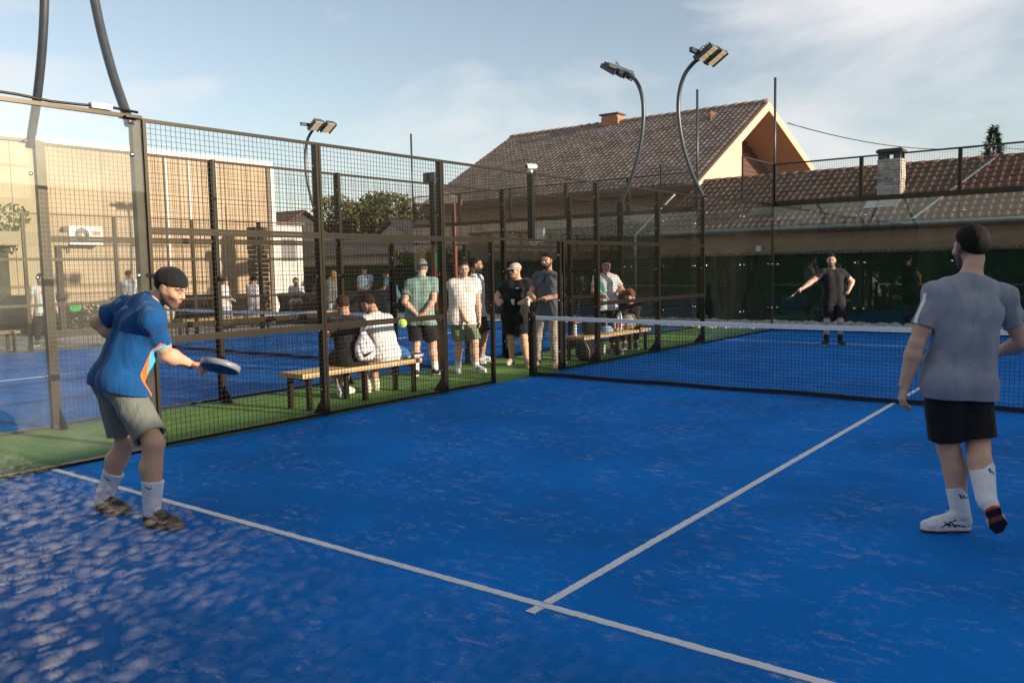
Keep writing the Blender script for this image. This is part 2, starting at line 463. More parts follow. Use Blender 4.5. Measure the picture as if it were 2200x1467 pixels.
side_fence(-2.0, 1, 'black welded mesh fence of the second court, behind the standing spectators')
side_fence(-12.0, -1, 'farthest black mesh fence, on the outer long side of the second court', door=False)

# ------------------------------------------------------------------ glass walls
def glass_wall_x(x, y0, y1, label, m, top_mesh=None, posts=(), out=-1):
    T = thing('glass_wall', label, 'glass wall', (x, y0, 0))
    n = int(round((y1-y0)/2))
    for i in range(n):
        a, b = i*2+0.004, (i+1)*2-0.004
        g = MB().box((-0.006, a, 0.03), (0.006, b, 2.985)).build('glass_panel', m, T)
        for z in (0.55, 1.6, 2.67):
            for yy in (a+0.10, b-0.10):
                k = obj('bolt', BOLT, g, loc=(0.007, yy, z)); k.rotation_euler = (0, math.pi/2, 0); k.scale = (0.7, 0.7, 0.7)
    MB().box((-0.03, 0, 0.0), (0.03, y1-y0, 0.028)).build('bottom_rail', M_BLACK, T)
    MB().box((-0.02, 0, 2.987), (0.02, y1-y0, 3.02)).build('top_rail', M_BLACK, T)
    for y in posts:
        MB().box((out*0.05-0.035, y-y0-0.03, 0), (out*0.05+0.035, y-y0+0.03, 3.0)).build('post', M_BLACK, T)
    if top_mesh:
        a, b = top_mesh[0]-y0, top_mesh[1]-y0
        frame_panel(T, 0, a, b, 3.023, 4.0)
    return T
def glass_wall_y(y, x0, x1, label, m, posts=True, skip=()):
    T = thing('glass_wall', label, 'glass wall', (x0, y, 0))
    n = int(round((x1-x0)/2))
    for i in range(n):
        a, b = i*2+0.004, (i+1)*2-0.004
        g = MB().box((a, -0.006, 0.03), (b, 0.006, 2.985)).build('glass_panel', m, T)
        for z in (0.55, 1.6, 2.67):
            for xx in (a+0.10, b-0.10):
                k = obj('bolt', BOLT, g, loc=(xx, -0.007, z)); k.rotation_euler = (math.pi/2, 0, 0); k.scale = (0.8, 0.8, 0.8)
        k = obj('bolt', BOLT, g, loc=((a+b)/2, -0.007, 2.9)); k.rotation_euler = (math.pi/2, 0, 0); k.scale = (0.6, 0.6, 0.6)
        frame_panel_y(T, 0, a, b, 3.063, 4.0)
        MB().box((i*2-0.035 if i else 0.0, 0.021, 3.0), (i*2+0.035, 0.08, 4.0)).build('post', M_BLACK, T)
    MB().box((0, -0.03, 0.0), (x1-x0, 0.03, 0.028)).build('bottom_rail', M_BLACK, T)
    MB().box((0, -0.02, 2.99), (x1-x0, 0.08, 3.06)).build('top_rail', M_BLACK, T)
    return T
glass_wall_x(0.0, -10, -6, 'tall dusty side glass reflecting the bright sky, behind the player in blue', M_GLASSD, posts=(-6.045,))
glass_wall_x(0.0, 6, 10, 'side glass at the far corner of the near court with raised mesh above it', M_GLASS, top_mesh=(8.0, 9.96), posts=(6.045,))
T = glass_wall_y(10.0, 0, 10, 'glass back wall with mesh band on top, behind the far player in black', M_GLASS)
MB().box((-0.05, -0.04, 0.0), (0.0, 0.04, 3.0)).build('corner_post', M_BLACK, T)
T = glass_wall_y(10.0, -12, -2, 'glass back wall with mesh band on top at the far end of the second court', M_GLASS)
glass_wall_x(-2.0, -10, -6, 'side glass of the second court at its near end, beyond the turf strip', M_GLASS, posts=(-6.045,), out=1)
glass_wall_x(-2.0, 6, 10, 'side glass of the second court at its far end beside the far bench', M_GLASS, top_mesh=(8.0, 9.96), posts=(6.045,), out=1)

T = thing('glass_wall', 'glass back wall at the near end, its low pane mirroring sunlit pebbles over the near court corner', 'glass wall', (0, -10.0, 0))
M_CLEAR = glass_mat('clear_court_glass', (1, 1, 1), 0.0, 0.031)
M_EDGE = D.materials.new('polished_edge'); M_EDGE.use_nodes = True
_n = M_EDGE.node_tree.nodes; _n.remove(_n['Principled BSDF']); _t = _n.new("ShaderNodeBsdfTransparent"); M_EDGE.node_tree.links.new(_t.outputs[0], _n['Material Output'].inputs[0])
for (a, b, zt) in ((0.004, 1.996, 2.985), (2.004, 3.996, 2.985), (4.004, 5.996, 2.985), (6.004, 7.190, 1.545), (8.004, 9.996, 2.985)):
    pane = MB().box((a, -0.006, 0.03), (b, 0.006, zt))
    if zt < 2: pane.mi = [1, 1, 0, 1, 0, 1]       # ground, polished edges: clear
    pane.build('glass_panel', [M_CLEAR, M_EDGE] if zt < 2 else M_GLASS, T)
MB().box((0, -0.03, 0.0), (10, 0.03, 0.028)).build('bottom_rail', M_BLACK, T)
for x_ in (0.0, 10.0): MB().box((x_-0.03, -0.09, 0), (x_+0.03, -0.031, 3.0)).build('post', M_BLACK, T)
for (x, lab) in ((0.0, 'tall thin black pole at the far corner of the near court, crossing the gable'),
                 (-2.0, 'tall thin black pole against the brown roof, between the two curved lamp posts'),
                 (-12.0, 'tall thin black pole beside the big tree at the far corner of the second court')):
    p = MB().tube([(0,0,3.0),(0,0,6.0)], 0.032, 8).lathe((0,0,6.0), [(0.034,0.0),(0.034,0.03),(0.01,0.045)], 8).build('corner_pole', M_POLE, None)
    p.location = (x, 10.03, 0); tag(p, lab, 'pole', 'thin poles at the court corners')

# power cable lying on the side glass
t = thing('power_cable', 'black cable with white connector boxes lying along the top of the near side glass', 'cable', (0, -10, 3.03))
pts = [(-0.012, 3.98-0.25*i, 0.02+0.012*math.sin(i*1.7)+(0.02 if i in (8, 9) else 0)) for i in range(18)]
MB().tube(pts, 0.012, 6).build('cord', M_BLACK, t)
for yy in (3.65, 2.45): MB().box((-0.03, yy-0.1, 0.0), (0.03, yy+0.08, 0.045)).build('connector', mat('off_white_plastic', (0.6,0.58,0.52), 0.5), t)

# ------------------------------------------------------------------ net
def make_net(x0, label):
    T = thing('court_net', label, 'net', (x0, 0, 0))
    L = 10.0
    for xx in (-0.04, L+0.04):
        p = MB(); p.box((xx-0.04, -0.05, 0.0), (xx+0.04, 0.05, 0.95)); p.box((xx-0.09, -0.09, 0.0), (xx+0.09, 0.09, 0.012))
        p.lathe((xx, -0.05, 0.85), [(0.02, 0), (0.02, 0.04), (0.012, 0.05)], 8, axis=(0,-1,0))
        p.build('net_post', M_BLACK, T)
    def top(x): return 0.90-0.035*(1-((x-L/2)/(L/2))**2)
    N = 60
    tb = MB()
    V = []
    for i in range(N+1):
        x = 0.03+(L-0.06)*i/N; z = top(x); yy = 0.004*math.sin(x*7.1)
        V += [(x, -0.012+yy, z-0.055), (x, -0.015+yy, z), (x, 0.015+yy, z), (x, 0.012+yy, z-0.055)]
    F = []
    for i in range(N):
        for k in range(4): F.append((i*4+k, i*4+(k+1) % 4, (i+1)*4+(k+1) % 4, (i+1)*4+k))
    F += [(3,2,1,0), (N*4, N*4+1, N*4+2, N*4+3)]
    tb.add(V, F, 0, False).build('net_tape', M_TAPE, T)
    nb = MB(); r = 0.0018
    k = int((L-0.1)/0.045)
    for i in range(k+1):
        x = 0.05+i*(L-0.1)/k
        nb.obox((x, 0.003*math.sin(x*3), (top(x)-0.05+0.045)/2), (r,0,0), (0,r,0), (0,0,(top(x)-0.05-0.045)/2))
    rows = 18
    for j in range(1, rows):
        f = j/rows
        for i in range(40):
            xa, xb = 0.05+(L-0.1)*i/40, 0.05+(L-0.1)*(i+1)/40
            za = 0.045+(top(xa)-0.095)*f; zb = 0.045+(top(xb)-0.095)*f
            nb.bar((xa, 0.003, za+0.004*math.sin(i*1.3+j)), (xb, 0.003, zb+0.004*math.sin((i+1)*1.3+j)), 2*r)
    nb.build('net_mesh', M_NET, T, kind='stuff')
    bb = MB(); pts = [(0.04+(L-0.08)*i/40, 0.012*math.sin(i*0.55), 0.030+0.006*math.sin(i*0.9)) for i in range(41)]
    for a, b in zip(pts[:-1], pts[1:]): bb.bar(a, b, 0.012, 0.055)
    bb.build('bottom_band', M_NET, T)
    return T
make_net(0.0, 'black court net with white top tape crossing the near blue court')
make_net(-12.0, 'black net with white tape on the second court, seen through the mesh fence')

# ------------------------------------------------------------------ curved lamp posts
M_LED = mat('led_panel', (0.50, 0.42, 0.30), 0.35, spec=0.6)
def lamp_post(x, y, sx, label):
    T = thing('lamp_post', label, 'lamp post', (x, y, 0), 0, 'curved court lamp posts')
    K = [(0.10, 2.7), (0.03, 2.93), (-0.02, 3.05), (-0.20, 3.4), (-0.375, 3.85), (-0.49, 4.3), (-0.545, 4.75), (-0.525, 5.15), (-0.41, 5.48), (-0.22, 5.69), (-0.03, 5.79), (0.1, 5.85)]
    ctl = []
    for i in range(1, len(K)-2):
        p0, p1, p2, p3 = (np.array(K[i+q]) for q in (-1, 0, 1, 2))
        for t_ in (0, .25, .5, .75):
            ctl.append(.5*((2*p1)+(p2-p0)*t_+(2*p0-5*p1+4*p2-p3)*t_*t_+(3*p1-p0-3*p2+p3)*t_**3))
    ctl.append(np.array(K[-2]))
    MB().tube([(sx*a-sx*0.05, 0, z) for a, z in ctl], 0.042, 12).build('curved_pole', M_POLE, T)
    MB().box((-0.07, -0.07, 2.985), (0.06, 0.07, 3.0)).build('foot_plate', M_BLACK, T)
    hy = 0.0
    h = MB(); h.bar((sx*-0.06, hy-0.55, 5.83), (sx*-0.06, hy+0.52, 5.83), 0.07, 0.09)
    h.bar((sx*-0.10, hy, 5.75), (sx*0.10, hy, 5.80), 0.05)
    h.build('cross_bar', M_POLE, T)
    th = math.radians(33)
    u = np.array([sx*math.cos(th), 0, math.sin(th)]); nrm = np.array([sx*math.sin(th), 0, -math.cos(th)]); w = np.array([0,1.0,0])
    for yy in (hy-0.13, hy+0.32):
        c = np.array([sx*0.10, yy, 5.80])
        fl = MB()
        fl.obox(c-nrm*0.03, u*0.19, w*0.15, nrm*0.025)
        fl.obox(c-w*0.163-nrm*0.01, u*0.20, w*0.014, nrm*0.05); fl.obox(c+w*0.163-nrm*0.01, u*0.20, w*0.014, nrm*0.05)
        for k in range(7): fl.obox(c-nrm*0.085+u*(-0.17+0.056*k), u*0.006, w*0.145, nrm*0.03)
        fl.obox(c-u*0.2-nrm*0.08, u*0.05, w*0.1, nrm*0.04)
        F = fl.build('floodlight', M_POLE, T)
        for k in range(4):
            MB().obox(c+u*(-0.141+0.094*k)+nrm*0.004, u*0.043, w*0.146, nrm*0.008).build('led_panel', M_LED, F)
    cab = [(sx*-0.06, hy-0.2, 5.87), (sx*0.0, hy-0.1, 5.98), (sx*0.05, hy+0.05, 5.99), (sx*0.06, hy+0.2, 5.9)]
    MB().tube(cab, 0.009, 6).build('lamp_cable', M_BLACK, T)
lamp_post(0.0, 6.05, 1, 'curved lamp post arching rightward with pale floodlight faces showing, tallest on the right')
lamp_post(-2.0, 6.05, -1, 'curved lamp post arching leftward in front of the brown roof, floodlights seen from behind')
lamp_post(0.0, -6.1, 1, 'thick curved lamp post rising above the top corner of the near side glass')
lamp_post(-2.0, -6.1, -1, 'leftmost curved lamp post, half seen through the near side glass')
lamp_post(-12.05, 6.2, 1, 'small distant curved lamp post standing beyond the second court')

# security camera on the fence
t = thing('security_camera', 'small white security camera on top of the fence post above the open doorway', 'camera', (-0.04, 0, 3.0))
M_WHP = mat('white_plastic', (0.72, 0.72, 0.70), 0.4)
MB().box((-0.05,-0.03,0.0),(0.05,0.03,0.05)).bar((0,0,0.04),(0.02,-0.03,0.1),0.03).build('bracket', M_WHP, t)
MB().lathe((0.02,-0.14,0.11), [(0.045,0),(0.05,0.02),(0.05,0.22),(0.03,0.26)], 12, axis=(0.25,1,0.05)).build('housing', M_WHP, t)
MB().lathe((0.02,-0.155,0.11), [(0.035,0),(0.04,0.012),(0.03,0.02)], 12, axis=(0.25,1,0.05)).build('lens', M_BLACK, t)
t.scale = (0.75, 0.75, 0.75)

# ------------------------------------------------------------------ benches
def bench(label, x0, x1, y0, y1, zt, n=3, loc=(0,0,0)):
    T = thing('wooden_bench', label, 'bench', ((x0+x1)/2, (y0+y1)/2, 0.0), 0, 'wooden benches beside the courts')
    cx, cy_ = (x0+x1)/2, (y0+y1)/2
    w = (x1-x0)/n
    for i in range(n):
        MB().box((x0-cx+i*w+0.002, y0-cy_+rnd.uniform(-.004,.004), zt-0.055), (x0-cx+(i+1)*w-0.002, y1-cy_+rnd.uniform(-.004,.004), zt+rnd.uniform(-.001,.001))).build('seat_plank', M_PINE, T)
    for yy in (y0-cy_+0.12, 0.0, y1-cy_-0.12):
        for xx in (x0-cx+0.05, x1-cx-0.05):
            MB().box((xx-0.025, yy-0.025, 0.004), (xx+0.025, yy+0.025, zt-0.095)).build('leg', M_BLACK, T)
        MB().box((x0-cx+0.02, yy-0.025, zt-0.093), (x1-cx-0.02, yy+0.025, zt-0.058)).build('cross_rail', M_BLACK, T)
    MB().box((-0.02, y0-cy_+0.15, zt-0.093), (0.02, -0.03, zt-0.062)).build('long_rail', M_BLACK, T)
    return T
bench('pale wooden bench on the turf, two spectators sitting on it', -0.86, -0.42, -3.98, -2.0, 0.44)
bench('pale wooden bench laden with bags, beyond the doorway', -0.80, -0.36, 1.95, 4.35, 0.42)
bench('distant wooden bench behind the second court fence, under the standing women', -13.05, -12.6, 2.0, 7.3, 0.45)
bench('wooden bench end at the far left edge, beyond the second court', -13.05, -12.6, -5.0, -1.95, 0.45)

# ------------------------------------------------------------------ far wall building with low tiled roof
M_PLASTER = ramp_mat('tan_plaster', [(0.3, (0.25, 0.165, 0.105)), (0.7, (0.34, 0.24, 0.16))], 1.6, rough=0.9, bump=0.25, bscale=18)
M_TILE = piece_mat('old_roof_tile', [(0.13, 0.088, 0.066), (0.145, 0.10, 0.076), (0.12, 0.084, 0.066), (0.155, 0.105, 0.08)], 0.85, bump=0.4, bscale=40, vary=0.3, nscale=2.5)
M_TILE_R = piece_mat('red_roof_tile', [(0.150, 0.078, 0.054), (0.185, 0.098, 0.068), (0.125, 0.068, 0.052), (0.165, 0.09, 0.068)], 0.85, bump=0.4, bscale=40, vary=0.3)
M_GUTTER = mat('grey_gutter', (0.10, 0.13, 0.14), 0.45, vary=0.3, nscale=4)
YW, XL, XR = 13.0, -4.6, 11.0
eave = (12.72, 2.60); ridge = (16.1, 4.34)
B = thing('low_building', 'low tan building with long mossy tiled roof behind the far glass wall', 'building', (0, YW, 0))
MB().box((XL, 0, -0.05), (XR, 0.3, 2.42)).build('wall', M_PLASTER, B)
MB().add([(XL,0.3,2.40),(XL,6.5,2.40),(XL,3.1,4.2)], [(0,1,2)]).build('gable_wall', M_PLASTER, B)
slope = np.array([0, ridge[0]-eave[0], ridge[1]-eave[1]]); SL = np.linalg.norm(slope); us = slope/SL; un = np.array([0, -us[2], us[1]])
rb = MB()
rb.prism([(XL-0.15, eave[0]-YW+0.05, eave[1]-0.03), (XR, eave[0]-YW+0.05, eave[1]-0.03), (XR, ridge[0]-YW, ridge[1]-0.06), (XL-0.15, ridge[0]-YW, ridge[1]-0.06)], un*-0.04)
rb.prism([(XR, 19.6-YW, eave[1]), (XL-0.15, 19.6-YW, eave[1]), (XL-0.15, ridge[0]-YW, ridge[1]-0.06), (XR, ridge[0]-YW, ridge[1]-0.06)], (0,0,-0.04))
roof = rb.build('roof', mat('roof_board', (0.06,0.045,0.035), 0.9), B)
def tile_mb(w=0.205, l=0.36):
    m = MB(); n = 6
    V = []; 
    for j, (s, lift) in enumerate(((0.0, 0.020), (l, 0.0))):
        for th in (0.0, 0.012):
            for i in range(n+1):
                x = w*i/n
                z = 0.028*math.sin(math.pi*min(1, i/n*1.6)) if i/n < 0.625 else -0.006*math.sin(math.pi*(i/n-0.625)/0.375)
                V.append((x, s, z+lift+th))
    k = n+1
    F = []
    for i in range(n):
        F.append((k+i, k+i+1, 3*k+i+1, 3*k+i))
        F.append((i+1, i, k+i, k+i+1)[::-1])
    return m.add(V, F, 0, True)
tile_me = tile_mb().mesh('roof_tile', M_TILE)
tile_me_r = tile_mb().mesh('roof_tile_red', M_TILE_R)
rows = 11; tw = 0.2; rl = SL/rows
rotm = Matrix(((1,0,0),(0,us[1],un[1]),(0,us[2],un[2])))
count = 0; rest = MB(); rest_r = MB()
def is_red(x, f): return x > 2.55+1.35*f+0.0 
tv = np.array([v.co[:] for v in tile_me.vertices]); tf = [tuple(p.vertices) for p in tile_me.polygons]
R3 = np.array(rotm)
spots = []
for i in range(int((XR-XL)/tw)):
    for j in range(rows):
        spots.append((XL-0.1+i*tw, j))
spots.sort(key=lambda s: (abs(s[0]-2.6)+0.25*s[1]))
for (x, j) in spots:
    f = j/rows
    xo = x+rnd.uniform(-.006,.006); p = np.array([xo, eave[0]-YW, eave[1]-0.0])+us*(j*rl-0.02+rnd.uniform(-.012,.012))+un*(0.004+rnd.uniform(0,.008))
    red = is_red(x, f) or (rnd.random() < 0.10 and x > 0.6)
    if count < 300 and -2.2 < x < 5.3:
        o = obj('roof_tile', tile_me_r if red else tile_me, roof)
        o.matrix_local = Matrix.Translation(p.tolist()) @ rotm.to_4x4() @ Matrix.Rotation(rnd.uniform(-.02,.02), 4, 'Z')
        count += 1
    else:
        (rest_r if red else rest).add(tv@R3.T+p, tf, 0, True)
rest.build('roof_tiles', M_TILE, roof, kind='stuff'); rest_r.build('red_roof_tiles', M_TILE_R, roof, kind='stuff')
for i in range(int((XR-XL)/0.36)):
    x = XL-0.1+i*0.36
    MB().tube([(x, ridge[0]-YW, ridge[1]+0.0), (x+0.38, ridge[0]-YW, ridge[1]+0.012)], [0.085, 0.10], 8).build('ridge_tile', M_TILE_R if x > -1 else M_TILE, roof) 
g = MB(); g.tube([(XL-0.15, eave[0]-YW-0.06, eave[1]-0.03), (XR, eave[0]-YW-0.06, eave[1]-0.07)], 0.065, 10)
gut = g.build('gutter', M_GUTTER, B)
MB().tube([(XL+0.6, -0.1, 3.76), (XL-0.75, -0.1, 2.58), (XL-0.75, -0.08, 0.0)], 0.035, 8).build('downpipe', mat('zinc', (0.5,0.5,0.5), 0.4, metal=0.6), B)
# valley flashing between old and red tiles, and the patch under the chimney
M_ZINC = mat('zinc_flashing', (0.20, 0.22, 0.235), 0.5, metal=0.2, vary=0.2)
def on_roof(x, s, lift=0.05): return np.array([x, eave[0]-YW, eave[1]])+us*s+un*lift
fl = MB(); a, b = on_roof(2.48, 0.0, .055), on_roof(3.83, SL-0.15, .055)
fl.prism([a, a+np.array([0.07,0,0]), b+np.array([0.07,0,0]), b], un*0.012)
fl.build('flashing', M_ZINC, roof)
fl = MB(); a = on_roof(1.18, 0.82, .06); fl.prism([a, a+np.array([0.82,0,0]), a+np.array([0.82,0,0])+us*0.5, a+us*0.5], un*0.012); fl.build('flashing', M_ZINC, roof)
# stone chimney built course by course
M_STONE = piece_mat('chimney_stone', [(0.42, 0.38, 0.31), (0.34, 0.31, 0.27), (0.48, 0.44, 0.37), (0.28, 0.26, 0.23)], 0.9, bump=0.5, bscale=25, vary=0.3)
cx0, cx1, cy0, cy1, cz0, cz1 = 1.38, 1.96, 0.98, 1.50, 3.12, 4.34
ch = MB().box((cx0+0.03, cy0+0.03, 3.0), (cx1-0.03, cy1-0.03, cz1)).build('chimney', mat('mortar', (0.2,0.19,0.17), 0.95), B)
nc = 16; hc = (cz1-cz0)/nc
for j in range(nc):
    z = cz0+j*hc; sh = rnd.uniform(0.25, 0.75)
    for (xa, xb) in ((cx0, cx0+(cx1-cx0)*sh), (cx0+(cx1-cx0)*sh, cx1)):
        d = rnd.uniform(0, .02)
        MB().box((xa+0.004, cy0-d, z+0.004), (xb-0.004, cy0+0.06, z+hc-0.004)).build('stone', M_STONE, ch)
    d = rnd.uniform(0, .02); sh = rnd.uniform(0.3,0.7)
    for (ya, yb) in ((cy0+0.062, cy0+(cy1-cy0)*sh), (cy0+(cy1-cy0)*sh, cy1)):
        MB().box((cx1-0.07, ya+0.004, z+0.004), (cx1+d, yb-0.004, z+hc-0.004)).build('stone', M_STONE, ch)
        MB().box((cx0-d, ya+0.004, z+0.004), (cx0+0.07, yb-0.004, z+hc-0.004)).build('stone', M_STONE, ch)
M_SOOT = mat('sooty_concrete', (0.05, 0.055, 0.055), 0.9, vary=0.3, nscale=12)
cap = MB()
for (xa, ya) in ((cx0, cy0), (cx1-0.2, cy0), (cx0, cy1-0.12), (cx1-0.2, cy1-0.12)):
    cap.box((xa+0.01, ya+0.01, cz1), (xa+0.19, ya+0.11, cz1+0.17))
cap.box((cx0-0.04, cy0-0.04, cz1+0.172), (cx1+0.04, cy1+0.04, cz1+0.24)); cap.box((cx0+0.0, cy0+0.0, cz1+0.242), (cx1-0.0, cy1-0.0, cz1+0.27))
cap.build('chimney_cap', M_SOOT, ch)
wb = MB().box((-1.56, -0.05, 1.97), (-1.42, 0.0, 2.12)).build('junction_box', M_WHP, B)

# ------------------------------------------------------------------ artificial hedge screen along the far wall, pebbles below
M_HEDGE = ramp_mat('hedge_leaf', [(0.3, (0.003, 0.017, 0.006)), (0.6, (0.006, 0.030, 0.010)), (0.8, (0.014, 0.042, 0.012))], 3.0, rough=0.8, bump=0.9, bscale=45, spec=0.25)
H = thing('hedge_screen', 'dark green artificial hedge covering the lower far wall behind both courts', 'hedge', (0, YW, 0))
MB().box((-22.0, -0.10, 0.05), (11.0, -0.012, 1.86)).build('backing', M_HEDGE, H)
rng = np.random.default_rng(3)
n = 26000
hx = rng.uniform(-22, 8, n); hz = rng.uniform(0.06, 1.90, n); hz[:9000] = rng.uniform(1.80, 1.93, 9000)
base = np.stack([hx, -0.11-rng.uniform(0, .05, n), hz], 1)
d1 = rng.normal(size=(n,3))*[1,.5,.8]+[0,-.4,.5]; d1 /= np.linalg.norm(d1,axis=1)[:,None]
d2 = np.cross(d1, rng.normal(size=(n,3))); d2 /= np.linalg.norm(d2,axis=1)[:,None]
s = rng.uniform(.02,.045,n)[:,None]
V = np.stack([base, base+d1*s*.5+d2*s*.28, base+d1*s, base+d1*s*.5-d2*s*.28],1).reshape(-1,3)
obj('leaves', np_mesh('leaves', V, np.arange(4*n).reshape(-1,4)), H, kind='stuff', matl=M_HEDGE)

def stones(name, x0, x1, y0, y1, n, smin, smax, m, seed, z=0.0):
    r = np.random.default_rng(seed)
    ico = np.array([(0,0,1),(.89,0,.45),(.28,.85,.45),(-.72,.53,.45),(-.72,-.53,.45),(.28,-.85,.45),(.72,.53,-.45),(-.28,.85,-.45),(-.89,0,-.45),(-.28,-.85,-.45),(.72,-.53,-.45),(0,0,-1)])
    F = np.array([(0,1,2),(0,2,3),(0,3,4),(0,4,5),(0,5,1),(1,6,2),(2,7,3),(3,8,4),(4,9,5),(5,10,1),(6,7,2),(7,8,3),(8,9,4),(9,10,5),(10,6,1),(11,7,6),(11,8,7),(11,9,8),(11,10,9),(11,6,10)])
    P = np.stack([r.uniform(x0,x1,n), r.uniform(y0,y1,n), np.full(n, z)+r.uniform(0,.02,n)],1)
    S = r.uniform(smin,smax,n)[:,None,None]*np.stack([r.uniform(.8,1.3,n), r.uniform(.7,1.0,n), r.uniform(.4,.7,n)],1)[:,None,:]
    a = r.uniform(0,6.28,n); c, s_ = np.cos(a), np.sin(a)
    L = ico[None]*S*(1+r.normal(0,.08,(n,12,1)))
    X = L[...,0]*c[:,None]-L[...,1]*s_[:,None]; Y = L[...,0]*s_[:,None]+L[...,1]*c[:,None]
    V = np.stack([X,Y,L[...,2]],2)+P[:,None,:]
    Q = (F[None]+12*np.arange(n)[:,None,None]).reshape(-1,3)
    return obj(name, np_mesh(name, V.reshape(-1,3), Q, True), kind='stuff', matl=m)
M_PEB = piece_mat('pale_pebble', [(0.46,0.43,0.38),(0.36,0.34,0.31),(0.55,0.52,0.47),(0.42,0.37,0.31)], 0.8, bump=0.2, vary=0.15)
M_PEBV = piece_mat('mixed_pebble', [(0.50,0.46,0.41),(0.20,0.19,0.18),(0.62,0.58,0.52),(0.30,0.26,0.22),(0.42,0.40,0.38),(0.14,0.13,0.125)], 0.75, bump=0.2, vary=0.2)
stones('pebble_bed', -14, 7, 10.12, 12.85, 7500, .035, .075, M_PEB, 5)
r_ = stones('rocks_along_wall', -13, 7, 12.6, 12.86, 160, .07, .15, M_PEB, 8)

# ------------------------------------------------------------------ the big gabled house behind
M_PEACH = ramp_mat('peach_plaster', [(0.3, (0.47, 0.35, 0.27)), (0.7, (0.53, 0.40, 0.315))], 1.2, rough=0.9, bump=0.1, bscale=30)
M_PEACHT = mat('peach_trim', (0.66, 0.40, 0.27), 0.7, vary=0.08)
M_BROWNW = mat('brown_boarding', (0.13, 0.055, 0.035), 0.7, vary=0.15, nscale=5, stretch=(1,1,8))
G = thing('gabled_house', 'large house with brown tiled roof and peach gable above the low building', 'house', (-4.57, 22.0, 0))
# local: x to the left is negative, ridge at (x, 0, 7.78)
HW = 12.4; RZ = 7.78
ev = (-6.35, 4.28); ev2 = (5.5, 5.80)
def hr(x, y): 
    return (x, y, RZ+(ev[1]-RZ)*(y/ev[0]) if y < 0 else RZ+(ev2[1]-RZ)*(y/ev2[0]))
w = MB(); gx = -0.55
w.add([(gx, -5.5, 0), (gx, -1.22, 0), (gx, -1.22, hr(0,-1.22)[2]-0.2), (gx, -5.5, hr(0,-5.5)[2]-0.2)], [(0,1,2,3)])
w.add([(gx, -1.22, 0), (gx-1.3, -1.22, 0), (gx-1.3, -1.22, hr(0,-1.22)[2]-0.2), (gx, -1.22, hr(0,-1.22)[2]-0.2)], [(0,1,2,3)])
w.add([(gx, -5.5, 0), (gx, -5.5, 4.5), (-HW+0.5, -5.5, 4.5), (-HW+0.5, -5.5, 0)], [(0,1,2,3)])
w.add([(gx, 1.6, 0), (gx, 3.0, 0), (gx, 3.0, 5.1), (gx, 1.6, 5.1)], [(0,1,2,3)])
w.add([(-HW+0.5, -5.5, 0), (-HW+0.5, 5.4, 0), (-HW+0.5, 5.4, 5.5), (-HW+0.5, 0, RZ-0.25), (-HW+0.5, -5.5, 4.5)], [(0,1,2,3,4)])
w.build('wall', M_PEACH, G)
lw = MB()
lw.add([(gx-1.3, -1.22, 2), (gx-1.3, 5.4, 2), (gx-1.3, 5.4, hr(0,5.4)[2]-0.15), (gx-1.3, 0, RZ-0.2), (gx-1.3, -1.22, hr(0,-1.22)[2]-0.2)], [(0,1,2,3,4)])
lw.build('loggia_wall', M_BROWNW, G)
for k in range(14):
    z = 4.75+0.2*k; ym = min(5.3, (RZ-0.3-z)/(RZ-ev2[1])*5.5)
    if ym > -1.0: MB().box((gx-1.298, -1.2, z+0.006), (gx-1.27, max(-1.0, ym), z+0.192)).build('board', M_BROWNW, G)
bal = MB(); bal.box((gx-0.05, 2.9, 4.95), (gx+0.02, 5.3, 5.06))
for k in range(13): bal.box((gx-0.03, 2.95+k*0.19, 4.95-0.32), (gx, 3.06+k*0.19, 4.95))
bal.build('balcony_rail', M_BROWNW, G)
MB().box((gx-0.12, 4.9, 4.0), (gx, 5.05, 5.65)).build('loggia_post', M_BROWNW, G)
# roof slabs, verge boards
rf = MB()
x0, x1 = 0.0, -HW
rf.prism([hr(x0, ev[0]), hr(x0, 0), hr(x1, 0), hr(x1, ev[0])], (0, 0, -0.14))
rf.prism([hr(x1, ev2[0]), hr(x1, 0), hr(x0, 0), hr(x0, ev2[0])], (0, 0, -0.14))
M_SOFFIT = mat('soffit_board', (0.50, 0.30, 0.19), 0.75, vary=0.1)
hroof = rf.build('roof', M_SOFFIT, G)
vb = MB()
for (e, s_) in ((ev, 1), (ev2, 1)):
    a = np.array(hr(0.0, e[0])); b = np.array(hr(0.0, 0.0))
    vb.prism([a+[0.015,0,0.03], b+[0.015,0,0.03], b+[0.015,0,-0.30], a+[0.015,0,-0.30]], (0.03, 0, 0))
vb.build('verge_board', M_PEACHT, G)
fas = MB(); fas.box((-HW, ev[0]-0.02, ev[1]-0.24), (0.0, ev[0]+0.01, ev[1]-0.02)); fas.build('fascia', M_BROWNW, G)
tl = MB()
hs_ = np.array([0, -ev[0], RZ-ev[1]]); HSL = np.linalg.norm(hs_); hu = hs_/HSL; hn = np.array([0, -hu[2], hu[1]])
RH = np.array([[1,0,0],[0,hu[1],hn[1]],[0,hu[2],hn[2]]])
nr = 24; V = []; Fq = []
tvh = tv.copy(); tvh[:,0] *= 1.06; tvh[:,2] *= 1.15
ntx = int(HW/0.215)
allV = []; allF = []; off = 0
tq = np.array([f for f in tf], int)
for i in range(ntx):
    for j in range(nr):
        p = np.array([-HW+i*0.215, ev[0], ev[1]])+hu*(j*HSL/nr-0.03+rnd.uniform(-.02,.02))+hn*(0.01+rnd.uniform(0,.012))
        allV.append(tvh@RH.T+p); allF.append(tq+off); off += len(tvh)
M_TILE_H = piece_mat('house_tile', [(0.225, 0.175, 0.145), (0.245, 0.190, 0.158), (0.21, 0.165, 0.138), (0.255, 0.20, 0.168)], 0.85, bump=0.3, vary=0.22, nscale=1.3)
